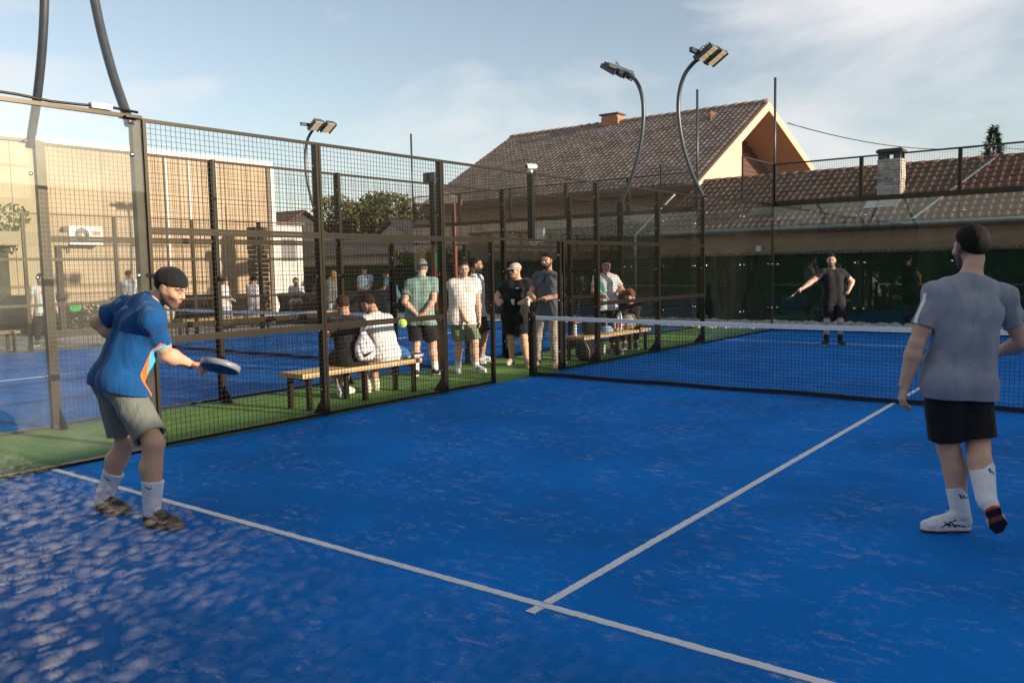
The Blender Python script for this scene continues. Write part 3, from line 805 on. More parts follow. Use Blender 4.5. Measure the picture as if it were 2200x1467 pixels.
obj('roof_tiles', np_mesh('roof_tiles', np.concatenate(allV), np.concatenate(allF), True), hroof, kind='stuff', matl=M_TILE_H)
for i in range(int(HW/0.40)):
    x = -HW+i*0.40
    MB().tube([(x, 0, RZ+0.02), (x+0.42, 0, RZ+0.05)], [0.10, 0.125], 8).build('ridge_tile', M_TILE_H, hroof)
M_BRICK = piece_mat('red_brick', [(0.38, 0.18, 0.10), (0.45, 0.22, 0.13), (0.33, 0.15, 0.09)], 0.9, bump=0.3, vary=0.2)
hc_ = MB().box((-7.22, -0.28, 7.3), (-6.48, 0.28, 8.12)).build('chimney', mat('mortar2', (0.3,0.25,0.2), 0.95), G)
for j in range(6):
    for k in range(3):
        o_ = 0.0 if j % 2 else -0.06
        xa = max(-7.25, -7.25+k*0.27+o_); xb = min(-6.45, -7.25+(k+1)*0.27+o_-0.012)
        MB().box((xa, -0.30, 7.55+j*0.085), (xb, -0.2, 7.55+j*0.085+0.075)).build('brick', M_BRICK, hc_)
        if k < 2: MB().box((-6.53, -0.29+k*0.29, 7.55+j*0.085), (-6.43, -0.01+k*0.29, 7.55+j*0.085+0.075)).build('brick', M_BRICK, hc_)
MB().box((-7.32, -0.36, 8.12), (-6.38, 0.36, 8.19)).build('chimney_cap', M_BROWNW, hc_)
MB().prism([(-7.3,-0.45,7.55),(-6.4,-0.45,7.55),(-6.4,-0.9,7.33),(-7.3,-0.9,7.33)], (0,0,0.03)).build('flashing', M_ZINC, hc_)
c_ = MB(); A = np.array([-4.5, 24.0, 7.25]); Bp = np.array([-0.86, 47.5, 8.4]); Cp = np.array([9.5, 112.0, 12.5])
pts = [A+(Bp-A)*t+np.array([0,0,-0.5*4*t*(1-t)]) for t in np.linspace(0,1,14)]+[Bp+(Cp-Bp)*t for t in (0.5, 1.0)]
tag(c_.tube(pts, 0.022, 5).build('overhead_wire', M_BLACK), 'thin dark wire running from the gable across the sky to the right', 'wire')

# ------------------------------------------------------------------ houses on the sunny side (they shade the court and show in the glass)
M_CREAM = ramp_mat('cream_render', [(0.3, (0.50, 0.44, 0.35)), (0.7, (0.58, 0.52, 0.43))], 1.2, rough=0.9)
def gable_house(label, x0, x1, y0, y1, ze, zr):
    T = thing('neighbour_house', label, 'house', ((x0+x1)/2, (y0+y1)/2, 0))
    a, b, hx_, hy_ = (x0-x1)/2, (x1-x0)/2, 0, (y1-y0)/2
    w_ = MB()
    w_.add([(a,-hy_,0),(b,-hy_,0),(b,-hy_,ze),(0,-hy_,zr-.1),(a,-hy_,ze)], [(0,1,2,3,4)]); w_.add([(a,hy_,0),(b,hy_,0),(b,hy_,ze),(0,hy_,zr-.1),(a,hy_,ze)], [(4,3,2,1,0)])
    w_.box((a,-hy_+.01,0),(a+.2,hy_-.01,ze)); w_.box((b-.2,-hy_+.01,0),(b,hy_-.01,ze))
    w_.build('wall', M_CREAM, T)
    r_m = MB(); o_ = 0.35
    for sx in (-1, 1):
        e_ = np.array([sx*(b+o_), 0, ze-(zr-ze)*o_/b])
        r_m.prism([(0,-hy_-o_,zr),(e_[0],-hy_-o_,e_[2]),(e_[0],hy_+o_,e_[2]),(0,hy_+o_,zr)], (0,0,0.12))
    r_m.build('roof', M_TILE_H, T)
    for yy in np.arange(-hy_+2, hy_-1.5, 4.0):
        f_ = MB().box((a-0.03, yy, 0.9), (a-0.001, yy+1.2, 2.2)).build('window', M_WHP, T)
        MB().box((a-0.04, yy+0.08, 0.98), (a-0.031, yy+1.12, 2.12)).build('pane', mat('dark_pane', (0.02,0.025,0.03), 0.1), f_)
    return T
gable_house('long low house standing behind the open long side of the near court', 14.2, 18.8, -7.8, 26, 2.75, 3.95)

nw = thing('boundary_wall', 'tan boundary wall with dark hedge behind the near end of the courts', 'wall', (0, -13.2, 0))
MB().box((-26, -0.3, 0), (13.5, 0.0, 3.4)).build('wall', M_PLASTER, nw)
MB().box((-26, 0.012, 0.05), (13.5, 0.12, 2.6)).build('hedge_cover', M_HEDGE, nw)
sheet('soil_strip', -3, 13, -13.0, -10.05, -0.004, mat('dark_soil', (0.035,0.030,0.026), 0.95, vary=.4, nscale=12), kind='structure')
stones('pebble_strip', -3, 9, -13.05, -10.2, 7800, .017, .048, M_PEBV, 15)
# ------------------------------------------------------------------ left: tall beige hall, terrace, distant houses
M_BEIGE = piece_mat('beige_panel', [(0.37, 0.28, 0.19), (0.40, 0.305, 0.21), (0.345, 0.26, 0.175)], 0.75, bump=0.1, bscale=12, vary=0.10, nscale=0.8)
M_WHITEP = mat('white_trim', (0.70, 0.66, 0.60), 0.6, vary=0.08, nscale=3)
HB = thing('beige_hall', 'tall beige panelled hall on the left beyond the second court', 'building', (-20, 0, 0))
MB().box((-8, -9, 0), (-0.06, 10.4, 5.70)).build('core', mat('hall_core', (0.4,0.32,0.22), 0.9), HB)
yy = -9.0
while yy < 10.3:
    wd = min(0.92, 10.4-yy)
    MB().box((-0.055, yy+0.006, 0.0), (rnd.uniform(-.004,.006), yy+wd-0.006, 5.72)).build('wall_panel', M_BEIGE, HB)
    yy += 0.92
MB().box((-8.1, -9.1, 5.724), (0.15, 10.5, 5.9)).build('roof_edge', M_WHITEP, HB)
for (yp, ww) in ((6.05, 0.10), (6.95, .06), (7.9, 0.14), (10.3, 0.22)):
    MB().box((0.012, yp, 0.0), (0.012+ww, yp+ww, 5.715)).build('downpipe', M_WHITEP, HB)
MB().box((0.01, -9, 2.62), (0.09, 7.7, 2.78)).build('cladding_rail', mat('brown_rail', (0.20,0.14,0.08), 0.7), HB)
MB().box((0.01, -9, 1.30), (0.05, 7.7, 1.38)).build('cladding_rail', mat('brown_rail', (0.20,0.14,0.08), 0.7), HB)

AC = thing('air_conditioner', 'white outdoor air conditioner unit with round fan grille on the beige hall', 'air conditioner', (-19.9, 3.03, 2.62))
MB().box((0.0, -0.52, 0.0), (0.36, 0.52, 0.58)).build('casing', M_WHP, AC)
gr = MB()
for rr in (0.08, 0.13, 0.18, 0.225):
    gr.tube([(0.375, -0.13+rr*math.cos(a), 0.29+rr*math.sin(a)) for a in np.linspace(0, 2*math.pi, 21)], 0.009, 4, cap=False)
gr.lathe((0.362, -0.13, 0.29), [(0.05,0),(0.05,0.02),(0.03,0.025)], 12, axis=(1,0,0))
MB().lathe((0.361, -0.13, 0.29), [(0.24,0),(0.24,0.003)], 24, axis=(1,0,0)).build('fan_opening', mat('fan_dark', (0.03,0.03,0.03), 0.6), AC)
gr.build('grille', M_WHP, AC)
MB().box((0.361, 0.2, 0.30), (0.364, 0.45, 0.42)).build('logo_plate', mat('orange_print', (0.75,0.16,0.05), 0.5), AC)
MB().box((0.0,-0.42,-0.03),(0.40,-0.38,-0.002)).box((0.0,0.38,-0.03),(0.40,0.42,-0.002)).box((0.0,-0.42,-0.25),(0.03,-0.38,-0.03)).build('bracket', M_BLACK, AC)

M_DARKW = mat('dark_timber', (0.035, 0.028, 0.02), 0.7, vary=0.3, nscale=6)
TR = thing('timber_terrace', 'dark timber terrace roof on posts at the left, behind the man with printed tee', 'terrace', (-16.5, -3.5, 0))
MB().box((-3.3, -6, 2.62), (0.4, 4.3, 2.74)).build('roof', mat('terrace_roof', (0.16,0.13,0.09), 0.8), TR)
MB().box((0.401, -6, 2.45), (0.5, 4.3, 2.80)).build('fascia', mat('terrace_fascia', (0.30,0.24,0.15), 0.7), TR)
for yy in (-5.5, -2.2, 1.0, 4.1): MB().box((0.25, yy-0.07, 0), (0.39, yy+0.07, 2.6)).build('post', M_DARKW, TR)
MB().box((-3.35, -6, 0), (-3.25, 4.3, 2.6)).build('back_wall', mat('terrace_back', (0.05,0.055,0.035), 0.85, vary=0.4, nscale=3), TR)
MB().box((-3.2, 4.15, 0), (0.2, 4.25, 1.1)).build('side_screen', M_DARKW, TR)

cbx = thing('stone_column', 'dark rough stacked column in front of the beige hall corner', 'column', (-18.6, 8.75, 0))
for j in range(20):
    d = rnd.uniform(0, .04)
    MB().box((-0.24-d, -0.24-d, j*0.165+0.004), (0.24+d, 0.24+d, j*0.165+0.15)).build('slab', mat('dark_slab', (0.05,0.04,0.03), 0.9, vary=0.4, nscale=7), cbx)
wh = thing('white_house', 'small white house corner squeezed between the beige hall and tiled roofs', 'house', (-20.9, 11.6, 0))
MB().box((-2.0,-0.5,0),(0.35,0.75,3.55)).build('wall', M_WHITEP, wh)
MB().box((0.351,-0.25,2.1),(0.37,0.4,3.0)).build('window', mat('grey_window', (0.25,0.24,0.25), 0.3), wh)
MB().box((-2.1,-0.6,3.552),(0.45,0.85,3.66)).build('roof', M_TILE_H, wh)

def simple_house(label, x0, x1, y0, y1, ze, zr, axis='x', wallm=None, name='tiled_house', tilem=None, seg=0):
    T = thing(name, label, 'house', ((x0+x1)/2, (y0+y1)/2, 0))
    a, b = (x1-x0)/2, (y1-y0)/2
    wm = wallm or M_CREAM; tm = tilem or M_TILE_H
    w_ = MB(); w_.box((-a,-b,0),(a,b,ze))
    if axis == 'x': w_.prism([(-a,-b,ze+.001),(-a,b,ze+.001),(-a,0,zr-.12)], (2*a,0,0))
    else: w_.prism([(-a,-b,ze+.001),(0,-b,zr-.12),(a,-b,ze+.001)], (0,2*b,0))
    w_.build('wall', wm, T)
    r_m = MB(); o_ = 0.3
    n_ = 9
    for sgn in (-1, 1):
        for k in range(n_):
            f0, f1 = k/n_, (k+1)/n_+0.02
            if axis == 'x':
                ya, za = sgn*(b+o_)*(1-f0), ze-0.1+(zr-ze+0.1)*f0; yb, zb = sgn*(b+o_)*(1-f1), ze-0.1+(zr-ze+0.1)*f1
                r_m.prism([(-a-o_,ya,za+0.03),(a+o_,ya,za+0.03),(a+o_,yb,zb),(-a-o_,yb,zb)], (0,0,0.05))
            else:
                xa, za = sgn*(a+o_)*(1-f0), ze-0.1+(zr-ze+0.1)*f0; xb, zb = sgn*(a+o_)*(1-f1), ze-0.1+(zr-ze+0.1)*f1
                r_m.prism([(xa,-b-o_,za+0.03),(xa,b+o_,za+0.03),(xb,b+o_,zb),(xb,-b-o_,zb)], (0,0,0.05))
    rf_ = r_m.build('roof', tm, T)
    lines_ = MB()
    L_ = (2*a if axis == 'x' else 2*b); k_ = int(L_/0.24)
    for i in range(k_):
        p_ = -L_/2+i*0.24
        for sgn in (-1, 1):
            if axis == 'x': lines_.bar((p_, sgn*(b+o_), ze-0.06), (p_, 0, zr+0.03), 0.09, 0.05)
            else: lines_.bar((sgn*(a+o_), p_, ze-0.06), (0, p_, zr+0.03), 0.09, 0.05)
    lines_.build('roof_tiles', tm, rf_, kind='stuff')
    return T
simple_house('low cream house with long tiled eaves behind the green screen, left of the big tree', -31, -15.5, 17.2, 21.5, 2.45, 3.2, 'x', tilem=M_TILE_H)
simple_house('small brown roofed house peak in front of the big tree', -26.4, -23.2, 21.8, 26.5, 3.2, 4.3, 'y', tilem=M_TILE_H)
simple_house('distant house with reddish hipped roof beside the beige hall edge', -34, -29.2, 16.8, 22, 3.4, 4.9, 'x', tilem=M_TILE_R)

# plank wall behind the hedge
M_PLANK = piece_mat('weathered_plank', [(0.20,0.165,0.13),(0.24,0.20,0.16),(0.17,0.145,0.115)], 0.85, bump=0.3, vary=0.25)
pw = thing('plank_wall', 'weathered upright plank wall showing above the hedge in the middle', 'fence', (-8.7, 14.2, 0))
pl = MB()
xx = -4.4
while xx < 4.1:
    pl.box((xx, rnd.uniform(0,.012), 0), (xx+0.125, 0.05, 2.86+rnd.uniform(-.03,.03))); xx += 0.135
pl.build('planks', M_PLANK, pw, kind='stuff')
MB().box((-4.4, -0.05, 2.88), (4.1, 0.12, 2.98)).build('capping', M_DARKW, pw)
MB().box((-4.4, 0.055, 2.3), (4.1, 0.1, 2.4)).build('rail', M_DARKW, pw)

# light fixtures and signs beyond the second court
t = thing('flood_mast', 'reddish brown mast carrying two small dark box floodlights', 'mast', (-10.68, 9.55, 0))
MB().box((-0.06,-0.06,0),(0.06,0.06,4.35)).build('mast_post', mat('rust_paint', (0.16,0.035,0.022), 0.6, vary=0.2), t)
for sx in (-1, 1): MB().box((sx*0.14-0.11+0.0, -0.16, 4.36), (sx*0.14+0.10, 0.10, 4.64)).box((sx*0.14-0.08,-0.175,4.40),(sx*0.14+0.07,-0.162,4.60)).build('box_light', M_POLE, t)
t = thing('green_sign', 'green sign board with white round emblem on the mast', 'sign', (-10.45, 9.38, 2.0))
u_ = np.array([0.797,0.604,0.0]); f_ = np.array([0.604,-0.797,0.0])
MB().obox((0,0,0.68), u_*0.17, f_*0.012, (0,0,0.28)).obox((0,0,0.02), u_*0.03, f_*0.01, (0,0,0.36)).build('board', mat('green_board', (0.02,0.30,0.09), 0.5), t)
MB().lathe(f_*0.013+np.array([0,0,0.70]), [(0.07,0),(0.07,0.003)], 16, axis=f_).build('emblem', M_WHP, t)
MB().obox(f_*0.014+np.array([0,0,0.50]), u_*0.10, f_*0.002, (0,0,0.02)).build('print_line', M_WHP, t)
t = thing('wooden_canopy', 'small wooden canopy with brown roof and bracket posts, left of the big roof', 'canopy', (-11.0, 10.35, 0))
MB().prism([(-0.55,-0.35,3.75),(0.45,0.35,3.75),(0.4,0.42,3.95),(0.0,0.12,4.15),(-0.5,-0.28,3.85)], (-0.5,0.7,0.0)).build('roof', M_PLANK, t)
for p_ in ((-0.02,0.02),(0.28,0.25)): MB().box((p_[0]-0.05,p_[1]-0.05,0),(p_[0]+0.05,p_[1]+0.05,3.74)).build('post', mat('rust_paint', (0.16,0.035,0.022), 0.6), t)
MB().tube([(-0.35,-0.2,3.74),(-0.33,-0.15,3.5),(-0.2,-0.1,3.35),(-0.02,0.02,3.25)], 0.04, 6).build('bracket', M_PLANK, t)
t = thing('wall_light_box', 'pale blue grey panel box with bracket hanging above the hedge near the doorway', 'panel', (-9.3, 13.25, 2.5))
MB().box((-0.32,-0.06,0.0),(0.30,0.0,0.45)).box((-0.30,-0.075,0.03),(0.28,-0.062,0.42)).build('panel_face', mat('pale_panel', (0.42,0.50,0.52), 0.4), t)
MB().tube([(-0.3,-0.03,0.0),(-0.05,-0.1,-0.14),(0.1,-0.04,0.1)], 0.015, 6).build('bracket', M_WHP, t)

# ------------------------------------------------------------------ trees and plants
def leaves_mesh(name, C_, rads, n, smin, smax, seed, shell=0.55):
    r = np.random.default_rng(seed)
    C_ = np.array(C_); rads = np.array(rads)
    vol = rads.prod(1)**0.8; k = r.choice(len(C_), n, p=vol/vol.sum())
    d = r.normal(size=(n,3)); d /= np.linalg.norm(d,axis=1)[:,None]
    rr = (shell+(1-shell)*r.random(n)**0.6)*(1+r.normal(0,.08,n))
    P = C_[k]+d*rads[k]*rr[:,None]
    a = r.normal(size=(n,3)); a /= np.linalg.norm(a,axis=1)[:,None]
    b = np.cross(a, r.normal(size=(n,3))); b /= np.linalg.norm(b,axis=1)[:,None]
    s_ = r.uniform(smin,smax,n)[:,None]
    V = np.stack([P-a*s_*.5, P+b*s_*.32, P+a*s_*.5, P-b*s_*.32],1).reshape(-1,3)
    return np_mesh(name, V, np.arange(4*n).reshape(-1,4))
M_LEAF = piece_mat('leaf_olive', [(0.075,0.085,0.025),(0.11,0.115,0.035),(0.055,0.065,0.022),(0.14,0.135,0.05)], 0.6, bump=0, vary=0.2)
M_LEAFD = piece_mat('leaf_dark', [(0.015,0.035,0.012),(0.025,0.05,0.017),(0.035,0.06,0.02)], 0.6, bump=0, vary=0.2)
M_LEAFY = piece_mat('leaf_bright', [(0.08,0.12,0.02),(0.11,0.15,0.03),(0.05,0.09,0.02)], 0.6, bump=0, vary=0.2)
M_BARK = mat('bark', (0.07,0.055,0.04), 0.9, vary=0.3, nscale=8, bump=0.4, bscale=20)
def tree(name, label, base, h, crown, n, smin, smax, m, seed, trunk_r=0.25, group=None):
    r = random.Random(seed)
    T = thing(name, label, 'tree', base, 0, group)
    tb = MB(); tb.tube([(0,0,0),(0.05,0.02,h*0.2),(0,0.1,h*0.42)], [trunk_r, trunk_r*.8, trunk_r*.6], 8)
    for c in crown[:8]:
        tb.tube([(0,0.1,h*0.38),(c[0][0]*.4,c[0][1]*.4,(h*0.4+c[0][2])/2),tuple(c[0])], [trunk_r*.45, trunk_r*.25, trunk_r*.08], 6)
    tb.build('trunk', M_BARK, T)
    obj('crown', leaves_mesh('crown', [c[0] for c in crown], [c[1] for c in crown], n, smin, smax, seed), T, matl=m)
    return T
rr = random.Random(21)
cr_ = []
for i in range(24):
    a = rr.uniform(0, 6.28); q = rr.random()**.5
    cr_.append(((3.9*q*math.cos(a), 3.9*q*math.sin(a), 4.3+2.3*(1-q*q)*rr.uniform(.3,1)+rr.uniform(-.8,.5)), (rr.uniform(.9,1.5), rr.uniform(.9,1.5), rr.uniform(.65,1.0))))
BT = tree('big_tree', 'big round olive green tree in the distance behind the mesh fence', (-36.4, 32.8, 0), 7.6, cr_, 15000, .12, .34, M_LEAF, 4)
BT.scale = (1.16, 1.16, 1.08)
cr2 = [((rr.uniform(-1.3,1.3), rr.uniform(-1.3,1.3), 4.2+rr.uniform(0,2.4)), (rr.uniform(.6,1.0),)*2+(rr.uniform(.4,.7),)) for i in range(13)]
tree('lean_tree', 'paler thin crowned tree to the right of the big tree', (-30.6, 33.2, 0), 6.2, cr2, 2600, .10, .26, M_LEAFY, 6, .15)
cr3 = [((rr.uniform(-1.2,1.2), rr.uniform(-1.2,1.2), 3.0+rr.uniform(0,1.8)), (rr.uniform(.6,.9),)*2+(rr.uniform(.4,.7),)) for i in range(11)]
tree('bushy_tree', 'low dark bushy tree at the left foot of the big tree', (-40.0, 29.2, 0), 5.0, cr3, 3500, .12, .28, M_LEAF, 9, .15)
# conifer
T = thing('conifer_tree', 'dark pointed conifer top above the red tiled roof at far right', 'tree', (0.42, 42.2, 0))
MB().tube([(0,0,0),(0,0,8.6)], [0.2,0.02], 6).build('trunk', M_BARK, T)
r = np.random.default_rng(12); n = 5200
zz = 8.75-5.5*r.random(n)**0.8; ring = np.floor((8.75-zz)/0.32); ang = r.uniform(0,6.28,n)
rad = (8.75-zz)*0.30*(0.35+0.65*r.random(n))*(1+0.35*np.sin(ring*2.4+3*ang)); zz = zz-0.15*rad+0.25*(rad/1.4)**2
P = np.stack([rad*np.cos(ang), rad*np.sin(ang), zz],1)
a = np.stack([np.cos(ang),np.sin(ang),np.full(n,.25)],1)+r.normal(0,.35,(n,3)); b = np.cross(a, r.normal(size=(n,3))); b/=np.linalg.norm(b,axis=1)[:,None]
V = np.stack([P, P+a*.10+b*.03, P+a*.22, P+a*.10-b*.03],1).reshape(-1,3)
obj('crown', np_mesh('crown', V, np.arange(4*n).reshape(-1,4)), T, matl=M_LEAFD)
cr4 = [((rr.uniform(-.9,.9), rr.uniform(-.9,.9), 1.9+rr.uniform(0,1.5)), (.5,.5,.4)) for i in range(9)]
tree('leafy_tree', 'leafy green tree at the very left edge beside the terrace', (-18.2, -0.75, 0), 3.4, cr4, 2600, .07, .16, M_LEAFY, 15, .08)
def shrub(label, base, blobs, n, smin, smax, m, seed, group=None, name='shrub'):
    T = thing(name, label, 'plant', base, 0, group)
    sb = MB()
    for c in blobs: sb.tube([(0,0,0),(c[0][0]*.5,c[0][1]*.5,c[0][2]*.5),c[0]], [.02,.014,.006], 5)
    sb.build('stem', M_BARK, T)
    obj('foliage', leaves_mesh('foliage', [c[0] for c in blobs], [c[1] for c in blobs], n, smin, smax, seed, .3), T, matl=m)
    return T
shrub('wide dark shrub below the beige hall wall, behind the player in blue', (-16.6, 1.95, 0), [((x, x*.7, .55+.2*math.sin(x*3)), (.5,.5,.4)) for x in (-.9,-.45,0,.45,.9)], 3000, .05, .12, M_LEAFD, 31)
for i, (x, lab) in enumerate(((-16.3,'yellow green bush on top of the screen, left end'),(-14.9,'yellow green bush behind the head of the man in green polo'),(-13.6,'yellow green bush right of the grey haired man'))):
    shrub(lab, (x, 14.3, 0), [((rr.uniform(-.6,.6), rr.uniform(-.2,.2), 2.0+rr.uniform(-.2,.25)), (.5,.35,.32)) for k in range(4)], 1300, .06, .14, M_LEAFY, 40+i, 'bushes above the screen')
for i, (x, z, lab) in enumerate(((-5.9,2.75,'dark ivy mass climbing above the hedge, left of the white downpipe'),(-7.3,2.6,'dark ivy clump above the hedge beside the plank wall'),(-4.4,2.55,'dark ivy clump at the left end of the low building'))):
    shrub(lab, (x, 13.6, 0), [((rr.uniform(-.7,.7), rr.uniform(-.1,.2), z+rr.uniform(-.5,.3)), (.5,.3,.4)) for k in range(6)], 1800, .06, .15, M_LEAFD, 50+i, 'ivy above the hedge', name='ivy')
for i, yb in enumerate((-12.6, -11.5, -10.5)):  # unseen bushes, added to throw dappled shade on the pebble strip
    shrub(('unseen bush added to shade the pebble strip, by the boundary wall', 'unseen bush added to shade the pebble strip, middle one', 'unseen bush added to shade the pebble strip, nearest the court')[i], (11.2, yb, 0),
          [((rr.uniform(-.5,.5), rr.uniform(-.5,.5), .25+rr.uniform(0,1.45)), (.5,.5,.35)) for k in range(14)], 4200, .06, .14, M_LEAFD, 70+i, 'bushes added to shade the pebbles')
# bushy dark plant with pale leaves near the far bench
shrub('spiky potted plant with lime leaves standing in front of the hedge near the doorway', (-5.35, 9.4, 0), [((rr.uniform(-.35,.35), rr.uniform(-.2,.2), .95+rr.uniform(-.15,.35)), (.22,.22,.18)) for k in range(6)], 420, .07, .17, M_LEAFD, 61)

# ------------------------------------------------------------------ tables beyond the second court
M_CLOTH = mat('black_cloth', (0.014,0.014,0.016), 0.85, vary=0.2, nscale=4)
def bar_table(label, x, y, w_, d_, h_, rz):
    T = thing('bar_table', label, 'table', (x, y, 0), rz, 'black cloth tables')
    m_ = MB(); N_ = 28; V = []
    for k, (s_, z) in enumerate(((1.0,h_-0.003),(1.0,h_-0.04),(0.93,h_*0.6),(1.06,0.02))):
        for i in range(N_):
            a_ = 2*math.pi*i/N_; c_2, s_2 = math.cos(a_), math.sin(a_)
            q = max(abs(c_2), abs(s_2)); rip = 1+0.03*math.sin(a_*9)*(k/3)
            V.append((w_/2*c_2/q*s_*rip, d_/2*s_2/q*s_*rip, z))
    F = [(k*N_+i, (k+1)*N_+i, (k+1)*N_+(i+1)%N_, k*N_+(i+1)%N_) for k in range(3) for i in range(N_)]
    m_.add(V, F, 0, True); m_.build('cloth', M_CLOTH, T)
    MB().box((-w_/2, -d_/2, h_), (w_/2, d_/2, h_+0.025)).build('tabletop', M_DARKW, T)
    return T
bar_table('long black clothed table between the seated people in white', -13.9, 7.6, 2.6, 0.7, 0.95, math.radians(38))
bar_table('black clothed bar table in front of the two men in blue and teal shirts', -12.75, 8.85, 1.0, 0.6, 0.98, math.radians(38))
bar_table('black clothed table behind the two women in white', -16.3, 5.6, 2.8, 0.8, 0.95, math.radians(38))

# ------------------------------------------------------------------ people: one smooth surface each, grown from a distance field
F32 = np.float32
class Field:
    """a distance field made of soft-joined rounded cones and ellipsoids"""
    def __init__(s): s.p = []; s.mods = []
    def cone(s, a, b, ra, rb, k=0.02, sub=False):
        s.p.append(('c', np.asarray(a, F32), np.asarray(b, F32), float(ra), float(rb), k, sub, None)); return s
    def ell(s, c, r, k=0.02, M=None, sub=False):
        s.p.append(('e', np.asarray(c, F32), np.asarray(r, F32), None, None, k, sub, None if M is None else np.asarray(M, F32))); return s
    @staticmethod
    def prim(q, p):
        if q[0] == 'c':
            _, a, b, ra, rb = q[:5]
            ba = b-a; l2 = float(ba@ba)+1e-9
            pa = p-a
            t = np.clip((pa@ba)/l2, 0, 1)
            d = pa-t[:, None]*ba
            return np.sqrt(np.einsum('ij,ij->i', d, d))-(ra+(rb-ra)*t)
        _, c, r = q[:3]; M = q[7]
        d = p-c
        if M is not None: d = d@M          # columns of M are the local axes
        k0 = np.sqrt(((d/r)**2).sum(1)); k1 = np.sqrt(((d/(r*r))**2).sum(1))+1e-9
        return np.where(k0 < 1e-4, -r.min(), k0*(k0-1)/k1)
    def bound(s, q):
        if q[0] == 'c':
            _, a, b, ra, rb = q[:5]; m = max(ra, rb)
            return np.minimum(a, b)-m, np.maximum(a, b)+m
        return q[1]-q[2].max(), q[1]+q[2].max()
    def bbox(s, pad=0.03):
        B = [s.bound(q) for q in s.p if not q[6]]
        return np.min([b[0] for b in B], 0)-pad, np.max([b[1] for b in B], 0)+pad
    def __call__(s, p, cull=True):
        d = np.full(len(p), 1.0, F32)
        for q in s.p:
            k = q[5]
            if cull:
                lo, hi = s.bound(q); m = 0.05+k
                ix = np.nonzero(((p > lo-m) & (p < hi+m)).all(1))[0]
                if not len(ix): continue
                e = s.prim(q, p[ix]); dd = d[ix]
            else:
                e = s.prim(q, p); dd = d
            if q[6]:
                h = np.clip(0.5-0.5*(dd+e)/max(k, 1e-4), 0, 1)
                out = dd*(1-h)-e*h+k*h*(1-h)
            else:
                h = np.clip(0.5+0.5*(dd-e)/max(k, 1e-4), 0, 1)
                out = dd*(1-h)+e*h-k*h*(1-h)
            if cull: d[ix] = out
            else: d = out.astype(F32)
        for m in s.mods: d = m(p, d).astype(F32)
        return d

def polygonise(fn, lo, hi, h):
    """surface nets on a sparse grid"""
    lo = np.asarray(lo, F32); hi = np.asarray(hi, F32)
    nc = np.ceil((hi-lo)/(4*h)).astype(int)+1
    H = 4*h
    ii = np.stack(np.meshgrid(*[np.arange(n) for n in nc], indexing='ij'), -1).reshape(-1, 3)
    cen = lo+(ii*4+1.5)*h
    dc = fn(cen.astype(F32), cull=False)
    act = np.abs(dc) < H*1.5
    big = np.where(dc < 0, -1.0, 1.0).astype(F32)
    nf = nc*4
    A = np.repeat(np.repeat(np.repeat(big.reshape(nc), 4, 0), 4, 1), 4, 2)
    ia = ii[act]
    off = np.stack(np.meshgrid(*[np.arange(4)]*3, indexing='ij'), -1).reshape(-1, 3)
    fi = (ia[:, None, :]*4+off[None]).reshape(-1, 3)
    A[fi[:, 0], fi[:, 1], fi[:, 2]] = fn((lo+fi*h).astype(F32))
    S = A < 0
    c8 = [S[dx:nf[0]-1+dx, dy:nf[1]-1+dy, dz:nf[2]-1+dz] for dx in (0, 1) for dy in (0, 1) for dz in (0, 1)]
    cnt = sum(c.astype(np.int8) for c in c8)
    cells = np.argwhere((cnt > 0) & (cnt < 8))
    idx = np.full(tuple(nf-1), -1, np.int32); idx[cells[:, 0], cells[:, 1], cells[:, 2]] = np.arange(len(cells))
    acc = np.zeros((len(cells), 3)); num = np.zeros(len(cells))
    cor = [(0,0,0),(1,0,0),(0,1,0),(1,1,0),(0,0,1),(1,0,1),(0,1,1),(1,1,1)]
    vals = [A[cells[:,0]+c[0], cells[:,1]+c[1], cells[:,2]+c[2]] for c in cor]
    for a, b in ((0,1),(2,3),(4,5),(6,7),(0,2),(1,3),(4,6),(5,7),(0,4),(1,5),(2,6),(3,7)):
        va, vb = vals[a], vals[b]; m = (va < 0) != (vb < 0)
        t = np.where(m, va/np.where(m, va-vb, 1), 0)[:, None]
        pa, pb = np.array(cor[a], float), np.array(cor[b], float)
        acc += np.where(m[:, None], pa+(pb-pa)*t, 0); num += m
    V = lo+(cells+acc/num[:, None])*h
    Q = []
    for ax in range(3):
        o1, o2 = [(1, 2), (2, 0), (0, 1)][ax]
        sl = [slice(1, -1)]*3; sl[ax] = slice(0, -1); a = S[tuple(sl)]
        sl[ax] = slice(1, None); b = S[tuple(sl)]
        e = np.argwhere(a != b); e0 = e.copy()
        for k in range(3):
            if k != ax: e0[:, k] += 1
        flip = a[e[:, 0], e[:, 1], e[:, 2]]
        def cell(d1, d2):
            c = e0.copy(); c[:, o1] -= d1; c[:, o2] -= d2
            ok = (c >= 0).all(1) & (c < nf-1).all(1)
            c = np.clip(c, 0, nf-2)
            return np.where(ok, idx[c[:, 0], c[:, 1], c[:, 2]], -1)
        q = np.stack([cell(1, 1), cell(0, 1), cell(0, 0), cell(1, 0)], 1)
        q = np.where(flip[:, None], q, q[:, ::-1])
        Q.append(q[(q >= 0).all(1)])
    Q = np.concatenate(Q)
    return V.astype(np.float64), Q

